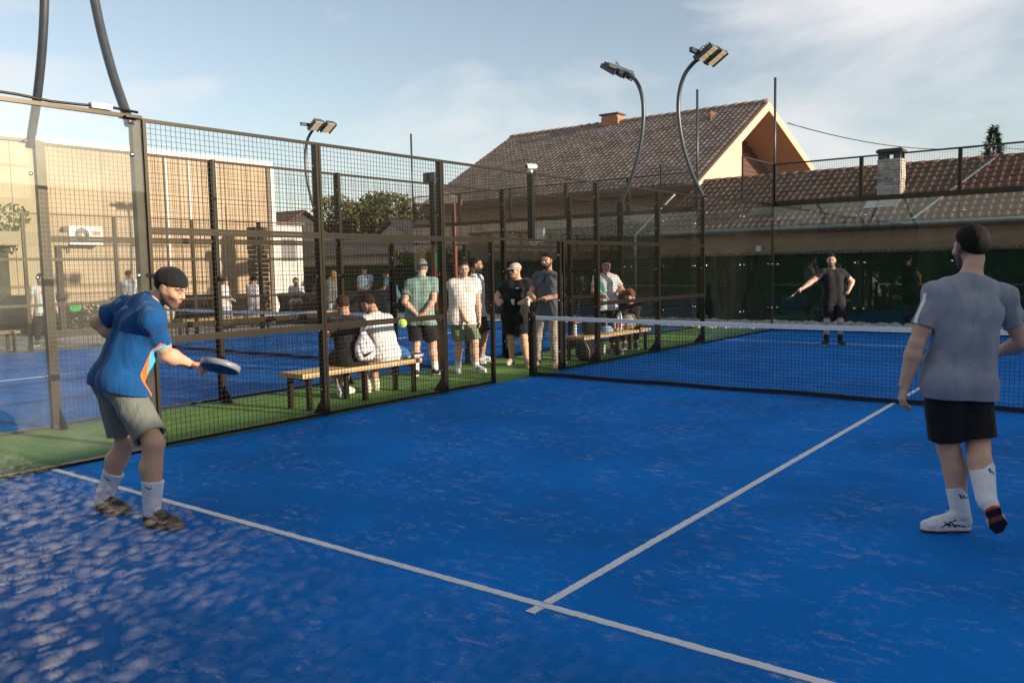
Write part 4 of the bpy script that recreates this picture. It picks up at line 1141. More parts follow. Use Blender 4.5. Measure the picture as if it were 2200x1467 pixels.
def sm(a, b, x): 
    t = np.clip((x-a)/(b-a), 0, 1); return t*t*(3-2*t)
def unit(v): 
    v = np.asarray(v, float); return v/np.linalg.norm(v)
def folds(p, amp, seed, sc=1.0):
    """soft and creased waves that run mostly downwards"""
    r = np.random.default_rng(seed); out = 0
    for i in range(6):
        th = r.uniform(0, 6.28); k = np.array([math.cos(th), math.sin(th), r.uniform(-.5, .5)])*(16+11*i)*sc
        w = r.normal(size=3)*6; w2 = r.normal(size=3)*4
        ph = p@k.astype(F32)+r.uniform(0, 6)+1.5*np.sin(p@w.astype(F32)+r.uniform(0, 6))
        env = np.clip(.35+.8*np.sin(p@w2.astype(F32)+r.uniform(0, 6)), 0, 1)
        cr_ = np.abs(np.sin(ph*.5)); out = out+env*(1-np.sqrt(cr_*cr_+.015))/(1+.30*i)
    return -amp*(np.clip(out, 0, 1.25)-.35)
def smin(a, b, k):
    h_ = np.clip(.5+.5*(b-a)/k, 0, 1); return b*(1-h_)+a*h_-k*h_*(1-h_)
class Joined:
    """several fields, each with its own cuts, softly joined; then common modifiers"""
    def __init__(s, parts, k): s.parts = parts; s.k = k; s.mods = []
    def bbox(s, pad=.03):
        B = [f.bbox(pad) for f in s.parts]; return np.min([b[0] for b in B], 0), np.max([b[1] for b in B], 0)
    def __call__(s, p, cull=True):
        d = s.parts[0](p, cull)
        for f in s.parts[1:]: d = smin(d, f(p, cull), s.k)
        for m in s.mods: d = m(p, d)
        return d.astype(F32)

M_SKIN = mat('skin', (0.5,0.3,0.2), 0.52, attr=True, vary=0.06, nscale=60, spec=0.35, sss=0.12)
M_CLOTHF = mat('cloth_jersey', (0.5,0.5,0.5), 0.82, attr=True, vary=0.07, nscale=30, bump=0.55, bscale=22, spec=0.2, sheen=0.10, stretch=(1.0, 1.0, 0.35))
M_HAIR = mat('hair', (0.02,0.015,0.012), 0.75, attr=True, vary=0.35, nscale=90, bump=0.5, bscale=160, spec=0.15)
M_SHOE = mat('shoe_upper', (0.5,0.5,0.5), 0.6, attr=True, vary=0.08, nscale=60, bump=0.15, bscale=300, spec=0.35)

def ik(a, c, l1, l2, pole):
    """middle joint between a and c"""
    a, c = np.asarray(a, float), np.asarray(c, float); d = c-a; L = np.linalg.norm(d); u = d/L
    L = min(L, (l1+l2)*0.999)
    x = (l1*l1-l2*l2+L*L)/(2*L); hgt = math.sqrt(max(0, l1*l1-x*x))
    pv = np.asarray(pole, float); pv = pv-u*(pv@u); pv = pv/(np.linalg.norm(pv)+1e-9)
    return a+u*x+pv*hgt

def hand(f, wr, d, n, thumb, curl, s=1.0, spread=0.0):
    """palm, four fingers of their own length and a thumb; d: towards the fingers, n: palm normal, thumb: towards the thumb"""
    d = unit(d); n = unit(n-d*(n@d)); t = np.cross(d, n); t = t if t@np.asarray(thumb, float) > 0 else -t
    wr = np.asarray(wr, float)
    for i, (o, ln) in enumerate(((0.030, .074), (0.010, .082), (-0.010, .076), (-0.029, .060))):
        kn = wr+d*(0.088-0.004*abs(i-1))*s+t*o*s
        f.cone(wr+t*o*0.55*s+d*0.012*s, kn, .0150*s, .0120*s, .012)
        ang = 0.0; p = kn
        for j, (fr, cv) in enumerate(((.45, curl*0.8), (.32, curl), (.23, curl*.7))):
            ang += cv
            q = p+(d*math.cos(ang)+n*math.sin(ang)+t*spread*(1.5-i)*.3)*ln*fr*s
            f.cone(p, q, (.0096-.0008*j)*s, (.0088-.0008*j)*s, .004); p = q
    b = wr+d*0.028*s+t*0.022*s+n*0.004
    m = b+unit(d*0.75+t*0.55+n*(0.25+curl*.25))*0.042*s
    e = m+unit(d*0.9+t*(0.15-curl*.3)+n*(0.2+curl*.35))*0.034*s
    f.cone(b, m, .0145*s, .0110*s, .010); f.cone(m, e, .0105*s, .0085*s, .004)

def person(label, J, hd, cfg, parts_of=None):
    """J: joints (metres, world); hd: face direction; cfg: look of the clothes"""
    g = cfg.get
    J = {k: np.asarray(v, float) for k, v in J.items()}
    s = g('s', 1.0); h = g('h', 0.008); gi = g('girth', 1.0); female = g('female', False)
    base = np.array([(J['ankL'][0]+J['ankR'][0])/2, (J['ankL'][1]+J['ankR'][1])/2, 0.0])
    T = thing('person', label, 'person', tuple(base))
    def put(name, V, Q, m, cols, parent=None, smooth=True):
        par = parent or T
        return obj(name, np_mesh(name, V-base, Q, smooth, cols), par, matl=m)
    up = unit(J['neck']-J['pel']); rt = unit(J['shR']-J['shL']); fd = unit(np.cross(up, rt)); rt = unit(np.cross(fd, up))
    hrt = unit(J['hipR']-J['hipL']); 
    waist = J['pel']*0.62+J['neck']*0.38+fd*g('wf', 0.0); chest = J['pel']*0.30+J['neck']*0.70
    hf = unit(hd); hup = unit(np.asarray(g('hup', (0, 0, 1)), float)); hr_ = unit(np.cross(hf, hup)); hup = unit(np.cross(hr_, hf))
    HM = np.stack([hr_, hf, hup], 1)            # columns: right, front, up
    hs = s*g('head_s', 1.0)
    def hp(x, y, z): return J['head']+HM@(np.array([x, y, z])*hs)
    # ---- body
    f = Field()
    tw = 0.072*s*gi
    for e in (-1, 1):
        f.cone(J['pel']+hrt*e*0.072*s, waist+rt*e*0.062*s*gi, .108*s*gi, .093*s*gi, .05)
        f.cone(waist+rt*e*0.062*s*gi, chest+rt*e*tw, .093*s*gi, .108*s*gi, .05)
        f.cone(chest+rt*e*tw, J['neck']-up*0.085*s+rt*e*0.075*s, .108*s*gi, .075*s, .05)
    if g('belly', 0): f.ell(waist+fd*(0.05+g('belly'))*s-up*.03, np.array([.13, .10, .14])*s*gi, .06, np.stack([rt, fd, up], 1))
    FT = Field(); FT.p = list(f.p)
    for a in 'LR':
        FT.cone(J['neck']-up*0.005, J['sh'+a]*0.75+J['neck']*0.25, .056*s, .052*s, .04); FT.ell(J['sh'+a], np.full(3, .062*s*gi), .04)
    for a in 'LR':
        sh, el, wr = J['sh'+a], J['el'+a], J['wr'+a]
        f.cone(J['neck']-up*0.005, sh*0.75+J['neck']*0.25, .056*s, .052*s, .04)
        f.ell(sh, np.full(3, .062*s*gi), .04)
        lm = g('limb', 1.06)*s
        f.cone(sh, el, .053*lm*gi, .042*lm*gi, .03)
        f.cone(sh+(el-sh)*.35, sh+(el-sh)*.7, .050*lm*gi, .046*lm*gi, .03)
        m = el+(wr-el)*0.28
        f.cone(el, m, .041*lm*gi, .046*lm*gi, .02); f.cone(m, wr, .046*lm*gi, .027*lm, .02)
        hdv = g('hand'+a, None); dv = unit(wr-el) if hdv is None else unit(hdv[0])
        nv = np.cross(dv, fd)*(1 if a == 'L' else -1) if hdv is None else np.asarray(hdv[1], float)
        if np.linalg.norm(nv-dv*(nv@dv)) < .1: nv = np.cross(dv, rt)
        th = g('thumb'+a, fd)
        hand(f, wr, dv, nv, th, g('curl'+a, 0.35), s*g('hand_s', 1.0))
    for a in 'LR':
        hip, kn, an, to = J['hip'+a], J['knee'+a], J['ank'+a], J['toe'+a]
        f.ell(hip-fd*0.02, np.full(3, .098*s*gi), .05)
        lm = g('limb', 1.06)*s; f.cone(hip, kn, .087*lm*gi, .056*lm*gi, .04)
        kb = unit(np.cross(np.cross(kn-hip, an-kn)+1e-6*rt, an-kn)) if np.linalg.norm(np.cross(kn-hip, an-kn)) > .02 else -fd
        back = unit(-(to-an)-(an-kn)*((-(to-an))@(an-kn))/((an-kn)@(an-kn)))
        f.cone(kn, an, .053*lm*gi, .036*lm, .03)
        f.cone(kn+(an-kn)*.12+back*.012*s, kn+(an-kn)*.36+back*.022*s, .045*lm, .056*lm*gi, .03); f.cone(kn+(an-kn)*.36+back*.022*s, kn+(an-kn)*.75, .054*lm*gi, .035*lm, .03)
        tn_ = g('toe_n'+a); uz_ = np.array([0, 0, 1.0]) if tn_ is None else unit(tn_); yf = unit((to-an)-uz_*((to-an)@uz_))
        f.cone(an, an+yf*.085*s-uz_*.045*s, .034*s, .024*s, .02)
    # neck and head
    nb = hp(0, -.035, -.065)
    f.cone(J['neck']-up*.03, nb, .062*s*gi**.5, .056*s*gi**.5, .03)
    f.ell(hp(0, -.014, .032), np.array([.076, .097, .088])*hs, .02, HM)
    f.ell(hp(0, .028, -.032), np.array([.062, .064, .080])*hs, .03, HM)
    for e in (-1, 1):
        f.cone(hp(e*.050, .0, -.040), hp(e*.020, .060, -.098), .026*hs, .020*hs, .025)
        f.ell(hp(e*.040, .060, -.022), np.array([.026, .026, .026])*hs, .02, HM)
        f.cone(hp(e*.012, .088, .020), hp(e*.046, .072, .022), .010*hs, .010*hs, .012)
        f.ell(hp(e*.031, .099, .000), np.array([.017, .014, .010])*hs, .012, HM, sub=True)
        f.ell(hp(e*.031, .081, -.001), np.array([.0125]*3)*hs, .003, HM)
        f.ell(hp(e*.080, -.008, -.004), np.array([.010, .021, .033])*hs, .006, HM)
    f.cone(hp(0, .088, .012), hp(0, .106, -.024), .008*hs, .0115*hs, .010); f.cone(hp(-.011, .094, -.030), hp(.011, .094, -.030), .008*hs, .008*hs, .008)
    f.cone(hp(0, .066, -.100), hp(0, .070, -.094), .022*hs, .020*hs, .02)
    f.cone(hp(-.019, .087, -.054), hp(.019, .087, -.054), .0065*hs, .0065*hs, .006); f.cone(hp(-.016, .086, -.066), hp(.016, .086, -.066), .0075*hs, .0075*hs, .006)
    lo, hi = f.bbox()
    V, Q = polygonise(f, lo, hi, h)
    sk = np.array(g('skin', (.46, .265, .17)))
    cols = np.tile(sk, (len(V), 1))
    L = (V-J['head'])@HM/hs
    hm = np.linalg.norm(L, axis=1) < .2
    x, y, z = L[:, 0], L[:, 1], L[:, 2]
    def blend(mask, c):
        mask = (mask*hm)[:, None]; np.copyto(cols, cols*(1-mask)+np.asarray(c)*mask)
    ax = np.abs(x)
    blend(sm(.085, .075, y)*0+sm(.02, .045, ax)*sm(.06, .03, np.abs(z+.03))*sm(.04, .07, y)*.25, sk*[1.12, .8, .75])
    if g('stubble', 0) > 0:
        st = sm(-.035, -.055, z)*sm(-.02, .01, y)+sm(-.02, -.05, z)*sm(.04, .055, ax)*sm(-.02, .0, y)
        blend(np.clip(st, 0, 1)*g('stubble'), np.array(g('haircol', (.02, .015, .012)))*1.0)
    blend(sm(.027, .020, ax)*sm(.006, .003, np.abs(z+.060)-.007)*sm(.075, .082, y), sk*[.9, .68, .64])
    blend(sm(.003, .0015, np.abs(z+.0595))*sm(.022, .016, ax)*sm(.075, .082, y), sk*.25)
    ey = np.sqrt(((ax-.031)/1.35)**2+(z*1.45)**2)
    blend(sm(.0150, .010, ey)*sm(.065, .074, y)*.75, sk*.35); blend(sm(.0095, .007, ey)*sm(.07, .078, y), (.34, .32, .30)); blend(sm(.0068, .005, np.sqrt((ax-.031)**2+z**2))*sm(.07, .078, y), (.02, .015, .012))  # dark ring puts the eye socket shade into the skin colour
    blend(sm(.005, .003, np.abs(z-.0085-.1*(ax-.03)**2*40))*sm(.022, .018, np.abs(ax-.031))*sm(.06, .07, y)*.7, sk*.3)
    blend(sm(.0075, .005, np.abs(z-.026+.9*(ax-.03)**2*9))*sm(.027, .021, np.abs(ax-.031))*sm(.055, .065, y)*.9, np.array(g('haircol', (.02, .015, .012))))
    if g('hair', 'short') == 'short':
        blend(g('fade', .45)*sm(-.065, -.02, z)*sm(.055, .0, y+z*.3)*sm(.03, .05, ax+np.maximum(0, -y)*1.0), np.array(g('haircol', (.02, .015, .012))))
    put('body', V, Q, M_SKIN, cols)
    # ---- hair / beard / cap
    hc = np.array(g('haircol', (.02, .015, .012)))
    st = g('hair', 'short')
    if st != 'none':
        f2 = Field(); th = g('hair_th', .0085)
        f2.ell(hp(0, -.014, .033), np.array([.0755+th*.8, .097+th*.9, .088+th*1.5])*hs, .02, HM)
        if st == 'long':
            for e in (-1, 1): f2.cone(hp(e*.05, -.05, .0), hp(e*.055, -.05, -.20), .05*hs, .035*hs, .04)
            f2.cone(hp(0, -.07, .0), hp(0, -.07, -.22), .06*hs, .05*hs, .04)
        nrm = HM@unit(g('hairplane', (0, -.70, .714))); cc = g('hairc', .006)*hs
        def cut(p, d):
            pl = cc-(p-J['head'].astype(F32))@nrm.astype(F32)
            if st == 'long':
                q = (p-J['head'].astype(F32))@HM.astype(F32)
                pl = np.maximum(q[:, 1]-.035*hs+np.minimum(0, q[:, 2]-.06*hs)*.4, -1)
                pl = np.where(q[:, 2] > .07*hs, q[:, 1]-.09, pl)
            if st != 'long': d = d+(th*.85)*hs*(1-sm(0, .022*hs, -pl))
            return np.maximum(d+folds(p, .0045*g('hair_rough', 1.0), 5, 4.0), pl+folds(p, .006, 6, 5.0))
        f2.mods.append(cut)
        lo, hi = f2.bbox()
        V, Q = polygonise(f2, lo, hi, min(h, .007))
        if len(Q): put('hair', V, Q, M_HAIR, np.tile(hc, (len(V), 1)))
    if g('beard', 0):
        f2 = Field(); b = g('beard')
        f2.cone(hp(0, .068, -.096), hp(0, .070, -.102-b), (.022+b*.3)*hs, .015*hs, .02)
        for e in (-1, 1):
            f2.cone(hp(e*.055, .01, -.05), hp(e*.022, .062, -.100), (.0215+b*.2)*hs, (.020+b*.2)*hs, .02)
            f2.cone(hp(e*.024, .084, -.072), hp(e*.006, .095, -.046), .008*hs, .007*hs, .006)
        f2.ell(hp(0, .09, -.061), np.array([.022, .03, .011])*hs, .004, HM, sub=True)
        f2.mods.append(lambda p, d: d+folds(p, .002, 9, 3.5))
        lo, hi = f2.bbox(); V, Q = polygonise(f2, lo, hi, min(h, .006))
        put('beard', V, Q, M_HAIR, np.tile(hc*1.2, (len(V), 1)))
    if g('cap'):
        cp = g('cap'); f2 = Field(); sg = -1 if cp.get('back') else 1
        f2.ell(hp(0, -.012, .034), np.array([.092, .112, .102])*hs, .01, HM)
        pn = HM@unit((0, -.10*1, 1.0)); 
        lim = cp.get('z', .022)*hs
        def cutc(p, d): return np.maximum(d, lim-(p-J['head'].astype(F32))@pn.astype(F32))
        f2.mods.append(cutc)
        lo, hi = f2.bbox(.04); V, Q = polygonise(f2, lo, hi, min(h, .006))
        cc_ = np.tile(np.array(cp['col']), (len(V), 1))
        if cp.get('panel'):
            Lc = (V-J['head'])@HM/hs
            k = sm(.065, .075, Lc[:, 1])*sm(.06, .045, np.abs(Lc[:, 0])); cc_ = cc_*(1-k[:, None])+np.array(cp['panel'])*k[:, None]
        c_o = put('cap', V, Q, M_CLOTHF, cc_)
        mb = MB(); pts_t = []; pts_b = []
        for i in range(13):
            a = math.pi*i/12; X = .082*math.cos(a); Y = sg*(.085+.082*math.sin(a)) ; Zt = lim/hs+.004-.10*0-.022*math.sin(a)+(.012*sg*0)-.25*(X*X)/.082*.35
            pts_t.append(hp(X, Y-.012, Zt+.008)); pts_b.append(hp(X, Y-.012, Zt))
        pts_t += [hp(-.06, sg*.075, lim/hs+.010), hp(.06, sg*.075, lim/hs+.010)]; pts_b += [hp(-.06, sg*.075, lim/hs), hp(.06, sg*.075, lim/hs)]
        n_ = len(pts_t)
        mb.add([p-base for p in pts_t]+[p-base for p in pts_b], [tuple(range(n_)), tuple(range(n_, 2*n_))[::-1]]+[(i, n_+i, n_+(i+1) % n_, (i+1) % n_) for i in range(n_)])
        mb.build('brim', mat('cap_brim_%d' % int(cp['col'][0]*1000), tuple(cp['col']), 0.8), c_o)
    if g('glasses'):
        mb = MB()
        for e in (-1, 1):
            mb.obox(hp(e*.033, .101, .002)-base, HM@np.array([.025, -.006*e, 0])*hs, HM@np.array([.0, .004, 0])*hs, HM@np.array([0, 0, .017])*hs)
            mb.bar(hp(e*.060, .092, .008)-base, hp(e*.083, -.005, .006)-base, .006*hs)
        mb.bar(hp(-.012, .106, .006)-base, hp(.012, .106, .006)-base, .005)
        mb.build('sunglasses', mat('dark_lens', (0.008, 0.008, 0.01), 0.12), T)
    # ---- clothes
    def shirt():
        c = g('shirt'); f2 = Field(); t = c.get('loose', .018)
        hem = J['pel']-up*c.get('hem', .05)*s
        for e in (-1, 1):
            f2.cone(hem+hrt*e*.075*s, waist+rt*e*.066*s*gi, (.118*gi+t*.9)*s, (.098*gi+t)*s, .05)
            f2.cone(waist+rt*e*.066*s*gi, chest+rt*e*tw, (.098*gi+t)*s, (.110*gi+t*.7)*s, .05)
            f2.cone(chest+rt*e*tw, J['neck']-up*.085*s+rt*e*.075*s, (.110*gi+t*.7)*s, .082*s, .05)
        if g('belly', 0): f2.ell(waist+fd*(0.055+g('belly'))*s-up*.03, np.array([.14, .11, .15])*s*gi, .06, np.stack([rt, fd, up], 1))
        am = c.get('fold', .012); sd = c.get('seed', 1); hun = unit(up*.4+np.array([0, 0, .6]))
        FH = Field()
        for e in (-1, 1): FH.cone(J['pel']+hrt*e*.072*s, J['pel']+up*.11*s+hrt*e*.065*s, (.114*gi+.010)*s, (.098*gi+.012)*s, .04)
        for a in 'LR': FH.ell(J['hip'+a]-fd*.02, np.full(3, max(.104*gi+.012, .094*gi+.6*(g('bottom') or {}).get('loose', .02)+.012)*s), .05)
        for a in 'LR': r_h = max(.104*gi+.012, .094*gi+.6*(g('bottom') or {}).get('loose', .02)+.012)*s; FH.cone(J['hip'+a], J['hip'+a]+(J['knee'+a]-J['hip'+a])*.32, r_h, r_h*1.02, .03)
        slv = []
        for a in 'LR':
            sh, el = J['sh'+a], J['el'+a]; wr = J['wr'+a]
            f2.cone(J['neck']-up*.012, sh*.75+J['neck']*.25, .063*s, .060*s, .04)
            f2.ell(sh, np.full(3, (.066*gi+.006)*s), .04)
            fr = c.get('sleeve', .62); f3 = Field(); f3.ell(sh, np.full(3, (.064*gi+.004)*s), .03)
            if fr <= 1:
                e_ = sh+(el-sh)*fr; f3.cone(sh, e_+(el-sh)*.06, (.064*gi+.004)*s, (.066*gi+.008)*s, .03); en = (e_, unit(el-sh), (.066*gi-.001)*s, a)
            else:
                f3.cone(sh, el, .064*s*gi, .056*s*gi, .03); e_ = el+(wr-el)*(fr-1); f3.cone(el, e_, .056*s*gi, .042*s*gi, .02); en = (e_, unit(wr-el), .036*s, a)
            def cutm(p, d, en=en):
                q = p.astype(np.float64); w_ = q-en[0]; ax_ = w_@en[1]; rad = np.linalg.norm(w_-ax_[:, None]*en[1], axis=1)
                d = np.maximum(np.minimum(d+folds(p, am*.7, sd+3), Field.prim(('c', J['sh'+en[3]].astype(F32), J['el'+en[3]].astype(F32), .056*g('limb', 1.06)*s*gi, .047*g('limb', 1.06)*s*gi), p)-.007), ax_)
                return np.where(ax_ > -.05, np.maximum(d, -(rad-en[2])), d)
            f3.mods.append(cutm); slv.append(f3)
        def mod(p, d):
            nf_ = sm(.05*s, .20*s, np.linalg.norm(p-J['neck'].astype(F32), axis=1))
            d = np.minimum(d+folds(p, am, sd)*(.25+.75*nf_), FT(p, False)-.007).astype(F32)
            d = np.minimum(d, FH(p, False)-.010).astype(F32)
            q = p.astype(np.float64)
            # hem
            hz = (q-hem)@hun
            d = np.maximum(d, -hz-.085*s)
            inner = d+.012
            d = np.where(hz < -.02*s, np.maximum(d, -inner), d)
            # neck opening
            nk = J['neck']+up*.012+fd*.012*s
            nn = unit(up*.92+fd*.38)
            w_ = q-nk; a_ = w_@nn
            cut_r = c.get('neck', .062)*s
            w2 = w_-a_[:, None]*nn; 
            d = np.where((np.linalg.norm(w_, axis=1) < .13*s), np.maximum(d, a_-.012), d)
            d = np.where((np.linalg.norm(w_, axis=1) < .13*s), np.maximum(d, cut_r-np.sqrt(np.maximum((w2**2).sum(1)+np.maximum(0, -a_-.02)**2*4, 0))), d)
            return d
        f2.mods.append(mod); f2 = Joined([f2]+slv, .03)
        lo, hi = f2.bbox(.03); l2, h2_ = FH.bbox(.03); lo = np.minimum(lo, l2); hi = np.maximum(hi, h2_); V, Q = polygonise(f2, lo, hi, h)
        cols = np.tile(np.array(c['col'], float), (len(V), 1))
        W = V-chest
        if c.get('paint'): cols = c['paint'](W@rt/s, W@fd/s, W@up/s, cols)
        so_ = put('shirt', V, Q, M_CLOTHF, cols)
        if c.get('collar'):
            mb = MB(); N_ = 20; vv = []
            for k, (rr_, zz_) in enumerate(((.060, -.005), (.056, .034), (.064, .036), (.082, .0))):
                for i in range(N_):
                    a_ = 2*math.pi*i/N_; dr = fd*math.cos(a_)*1.06+rt*math.sin(a_)
                    vv.append(J['neck']+up*(.012+zz_-.018*math.cos(a_))*s+dr*rr_*s+fd*.010*s-base)
            mb.add(vv, [(k*N_+i, k*N_+(i+1) % N_, (k+1)*N_+(i+1) % N_, (k+1)*N_+i) for k in range(3) for i in range(N_)], 0, True)
            cm = mat('collar_%d' % int(sum(c['collar'])*1000), tuple(c['collar']), .85); mb.build('collar', cm, so_)
    def bottoms():
        c = g('bottom'); f2 = Field(); fr = c.get('len', .72); t = c.get('loose', .02); am = c.get('fold', .010); sd = c.get('seed', 2)
        for e in (-1, 1):
            f2.cone(J['pel']+hrt*e*.072*s+up*.0, J['pel']+up*.11*s+hrt*e*.065*s, (.114*gi+.006)*s, (.098*gi+.008)*s, .04)
        legs = []
        for a in 'LR':
            hip, kn, an = J['hip'+a], J['knee'+a], J['ank'+a]
            f2.ell(hip-fd*.02, np.full(3, (.104*gi+.006)*s), .05); f3 = Field()
            if fr <= 1:
                e_ = hip+(kn-hip)*fr; f3.cone(hip, e_+(kn-hip)*.08, (.094*gi+t*.6)*s, (.074*gi+t)*s, .035); en = (e_, unit(kn-hip), (.074*gi+t-.010)*s, hip, kn)
            else:
                f3.cone(hip, kn, (.092*gi+t*.5)*s, (.062*gi+t*.6)*s, .035); e_ = kn+(an-kn)*(fr-1); f3.cone(kn, e_, (.062*gi+t*.6)*s, (.048+t*.5)*s, .03); en = (e_, unit(an-kn), (.042+t*.5-.006)*s)
            def cutl(p, d, en=en):
                q = p.astype(np.float64); w_ = q-en[0]; ax_ = w_@en[1]; rad = np.linalg.norm(w_-ax_[:, None]*en[1], axis=1)
                tf = sm(.02, .22, J['pel'][2]-p[:, 2]); d = np.maximum(np.minimum(d+folds(p, am, sd)*tf, Field.prim(('c', en[3].astype(F32), en[4].astype(F32), .087*s*g('limb', 1.06)*gi, .056*s*g('limb', 1.06)*gi), p)-.008) if fr <= 1 else d+folds(p, am, sd)*tf, ax_)
                return np.where(ax_ > -.06, np.maximum(d, -(rad-en[2])), d)
            f3.mods.append(cutl); legs.append(f3)
        f2.mods.append(lambda p, d: np.maximum(d+folds(p, am*.8, sd)*sm(.02, .22, J['pel'][2]-p[:, 2]), (p-J['pel'].astype(F32))@up.astype(F32)-c.get('top', .02)*s))
        f2 = Joined([f2]+legs, .03); hun2 = unit(up*.4+np.array([0, 0, .6])).astype(F32); f2.mods.append(lambda p, d: np.maximum(d, (p-J['pel'].astype(F32))@hun2-c.get('top', .03)*s))
        lo, hi = f2.bbox(.02); V, Q = polygonise(f2, lo, hi, h)
        cols = np.tile(np.array(c['col'], float), (len(V), 1))
        if c.get('paint'): W = V-J['pel']; cols = c['paint'](W@rt/s, W@fd/s, W@up/s, cols)
        put(c.get('name', 'shorts'), V, Q, M_CLOTHF, cols)
    if g('shirt'): shirt()
    if g('bottom'): bottoms()
    # ---- socks and shoes
    for a in 'LR':
        kn, an, to = J['knee'+a], J['ank'+a], J['toe'+a]
        sk_ = g('sock')
        if sk_:
            f2 = Field(); sh_ = sk_.get('h'+a, sk_['h']); top_ = an+(kn-an)*sh_
            f2.cone(an, top_, .043*s*g('limb', 1.06), .0575*s*g('limb', 1.06) if sh_ > .4 else .047*s*g('limb', 1.06), .01); f2.cone(an, an+unit(to-an)*.05, .041*s, .034*s, .02)
            ua = unit(kn-an)
            def mods(p, d, top_=top_, ua=ua): return np.maximum(d+folds(p, .0025, 4, 1.5), (p-top_.astype(F32))@ua.astype(F32))
            f2.mods.append(mods)
            lo, hi = f2.bbox(); V, Q = polygonise(f2, lo, hi, min(h, .008))
            cols = np.tile(np.array(sk_['col'], float), (len(V), 1))
            if sk_.get('logo'):
                ld = unit(np.asarray(sk_['logo']['dir'], float)); ld = unit(ld-ua*(ld@ua)); lx = np.cross(ld, ua)
                W = V-(an+(kn-an)*sk_['logo']['at']*sh_/sk_['h']); X, Z_ = W@lx, W@ua; on = (W@ld) > .01
                if sk_['logo']['kind'] == 'bars':      # three slanted bars of growing height
                    m_ = on & (Z_ > -.012) & (((np.abs(X+.018-Z_*.35) < .006) & (Z_ < -.003)) | ((np.abs(X-.0-Z_*.35) < .006) & (Z_ < .006)) | ((np.abs(X-.018-Z_*.35) < .006) & (Z_ < .015)))
                else:                                   # a tick
                    m_ = on & (np.abs(Z_-(.30*np.abs(X+.008)-.004)) < .0045) & (X > -.02) & (X < .026)
                cols[m_] = (.015, .015, .015)
            put('sock', V, Q, M_CLOTHF, cols)
        shc = g('shoe', dict(col=(.05, .05, .05), sole=(.5, .5, .5)))
        flat = unit(to-an); 
        tn = g('toe_n'+a, None)
        uz = np.array([0, 0, 1.0]) if tn is None else unit(tn)
        yv = unit((to-an)-uz*((to-an)@uz)); xv = np.cross(yv, uz)
        o = an-yv*.055*s-uz*.088*s
        SM = np.stack([xv, yv, uz], 1)
        def sp(x_, y_, z_): return o+SM@(np.array([x_, y_, z_])*s)
        f2 = Field()
        f2.cone(sp(0, .045, .052), sp(0, .19, .036), .043*s, .040*s, .02); f2.cone(sp(.006, .19, .036), sp(.004, .252, .030), .042*s, .030*s, .02)
        f2.cone(sp(-.006, .19, .034), sp(-.012, .235, .030), .040*s, .030*s, .02)
        f2.cone(sp(0, .045, .055), sp(0, .048, .100), .045*s, .043*s, .02); f2.cone(sp(0, .075, .088), sp(0, .155, .060), .036*s, .030*s, .02)
        def mod2(p, d):
            q = (p-o.astype(F32))@SM.astype(F32)/s
            d = np.maximum(d, (.020-q[:, 2])*s); d = np.maximum(d, (q[:, 2]-.108-.25*(q[:, 1]-.05)*(q[:, 1] > .05))*s)
            return d
        f2.mods.append(mod2)
        lo, hi = f2.bbox(); V, Q = polygonise(f2, lo, hi, min(h, .008))
        q = (V-o)@SM/s
        cols = np.tile(np.array(shc['col'], float), (len(V), 1))
        if shc.get('stripe'):
            sd_ = np.abs(q[:, 0]) > .015
            Y, Z_ = q[:, 1], q[:, 2]
            if shc.get('kind') == 'bars':
                m_ = sd_ & (Z_ < .07) & (Z_ > .026) & ((np.abs(Y-.09-Z_*.5) < .006) | (np.abs(Y-.115-Z_*.5) < .006) | (np.abs(Y-.14-Z_*.5) < .006))
            else:
                m_ = sd_ & (((np.abs(Z_-.042-(Y-.12)*.10) < .0042) & (Y > .05) & (Y < .17)) | ((np.abs(Y-.115-(Z_-.04)*.9) < .005) & (Z_ > .024) & (Z_ < .064)) | ((np.abs(Y-.145-(Z_-.04)*.9) < .005) & (Z_ > .024) & (Z_ < .062)) | ((np.abs(Z_-.058+(Y-.13)*.45) < .004) & (Y > .10) & (Y < .185)))
            cols[m_] = shc['stripe']
        m_ = (np.abs(q[:, 0]) < .022) & (q[:, 2] > .055) & (q[:, 1] > .09) & (q[:, 1] < .19) & (np.sin(q[:, 1]*330) > .3)
        cols[m_] = shc.get('lace', shc['col'])
        s_o = put('shoe', V, Q, M_SHOE, cols)
        if shc.get('laces'):
            lb = MB()
            for k_ in range(4):
                y_ = .105+.022*k_; zt = .092-.010*k_-(.0 if k_ else -.002)
                lb.tube([sp(-.030, y_, zt-.014)-base, sp(-.012, y_+.004, zt+.001)-base, sp(.012, y_+.006, zt+.001)-base, sp(.030, y_+.002, zt-.014)-base], .0035*s, 5)
            for e in (-1, 1):
                lb.tube([sp(0, .10, .098)-base, sp(e*.030, .105, .108)-base, sp(e*.052, .115, .098)-base, sp(e*.040, .125, .088)-base, sp(0, .105, .095)-base], .003*s, 5)
            lb.build('laces', mat('laces_%d' % int(100*shc['laces'][0]), shc['laces'], .8), s_o)
        f2 = Field()
        f2.cone(sp(0, .042, .0), sp(0, .12, .0), .040*s, .036*s, .0); f2.cone(sp(0, .12, .0), sp(0, .20, .0), .036*s, .048*s, .02); f2.cone(sp(0, .20, .0), sp(-.006, .255, .0), .048*s, .030*s, .02)
        # flatten: work in a squashed frame
        P_ = [(0, .042, .041), (0, .12, .037), (0, .20, .049), (-.006, .252, .032)]
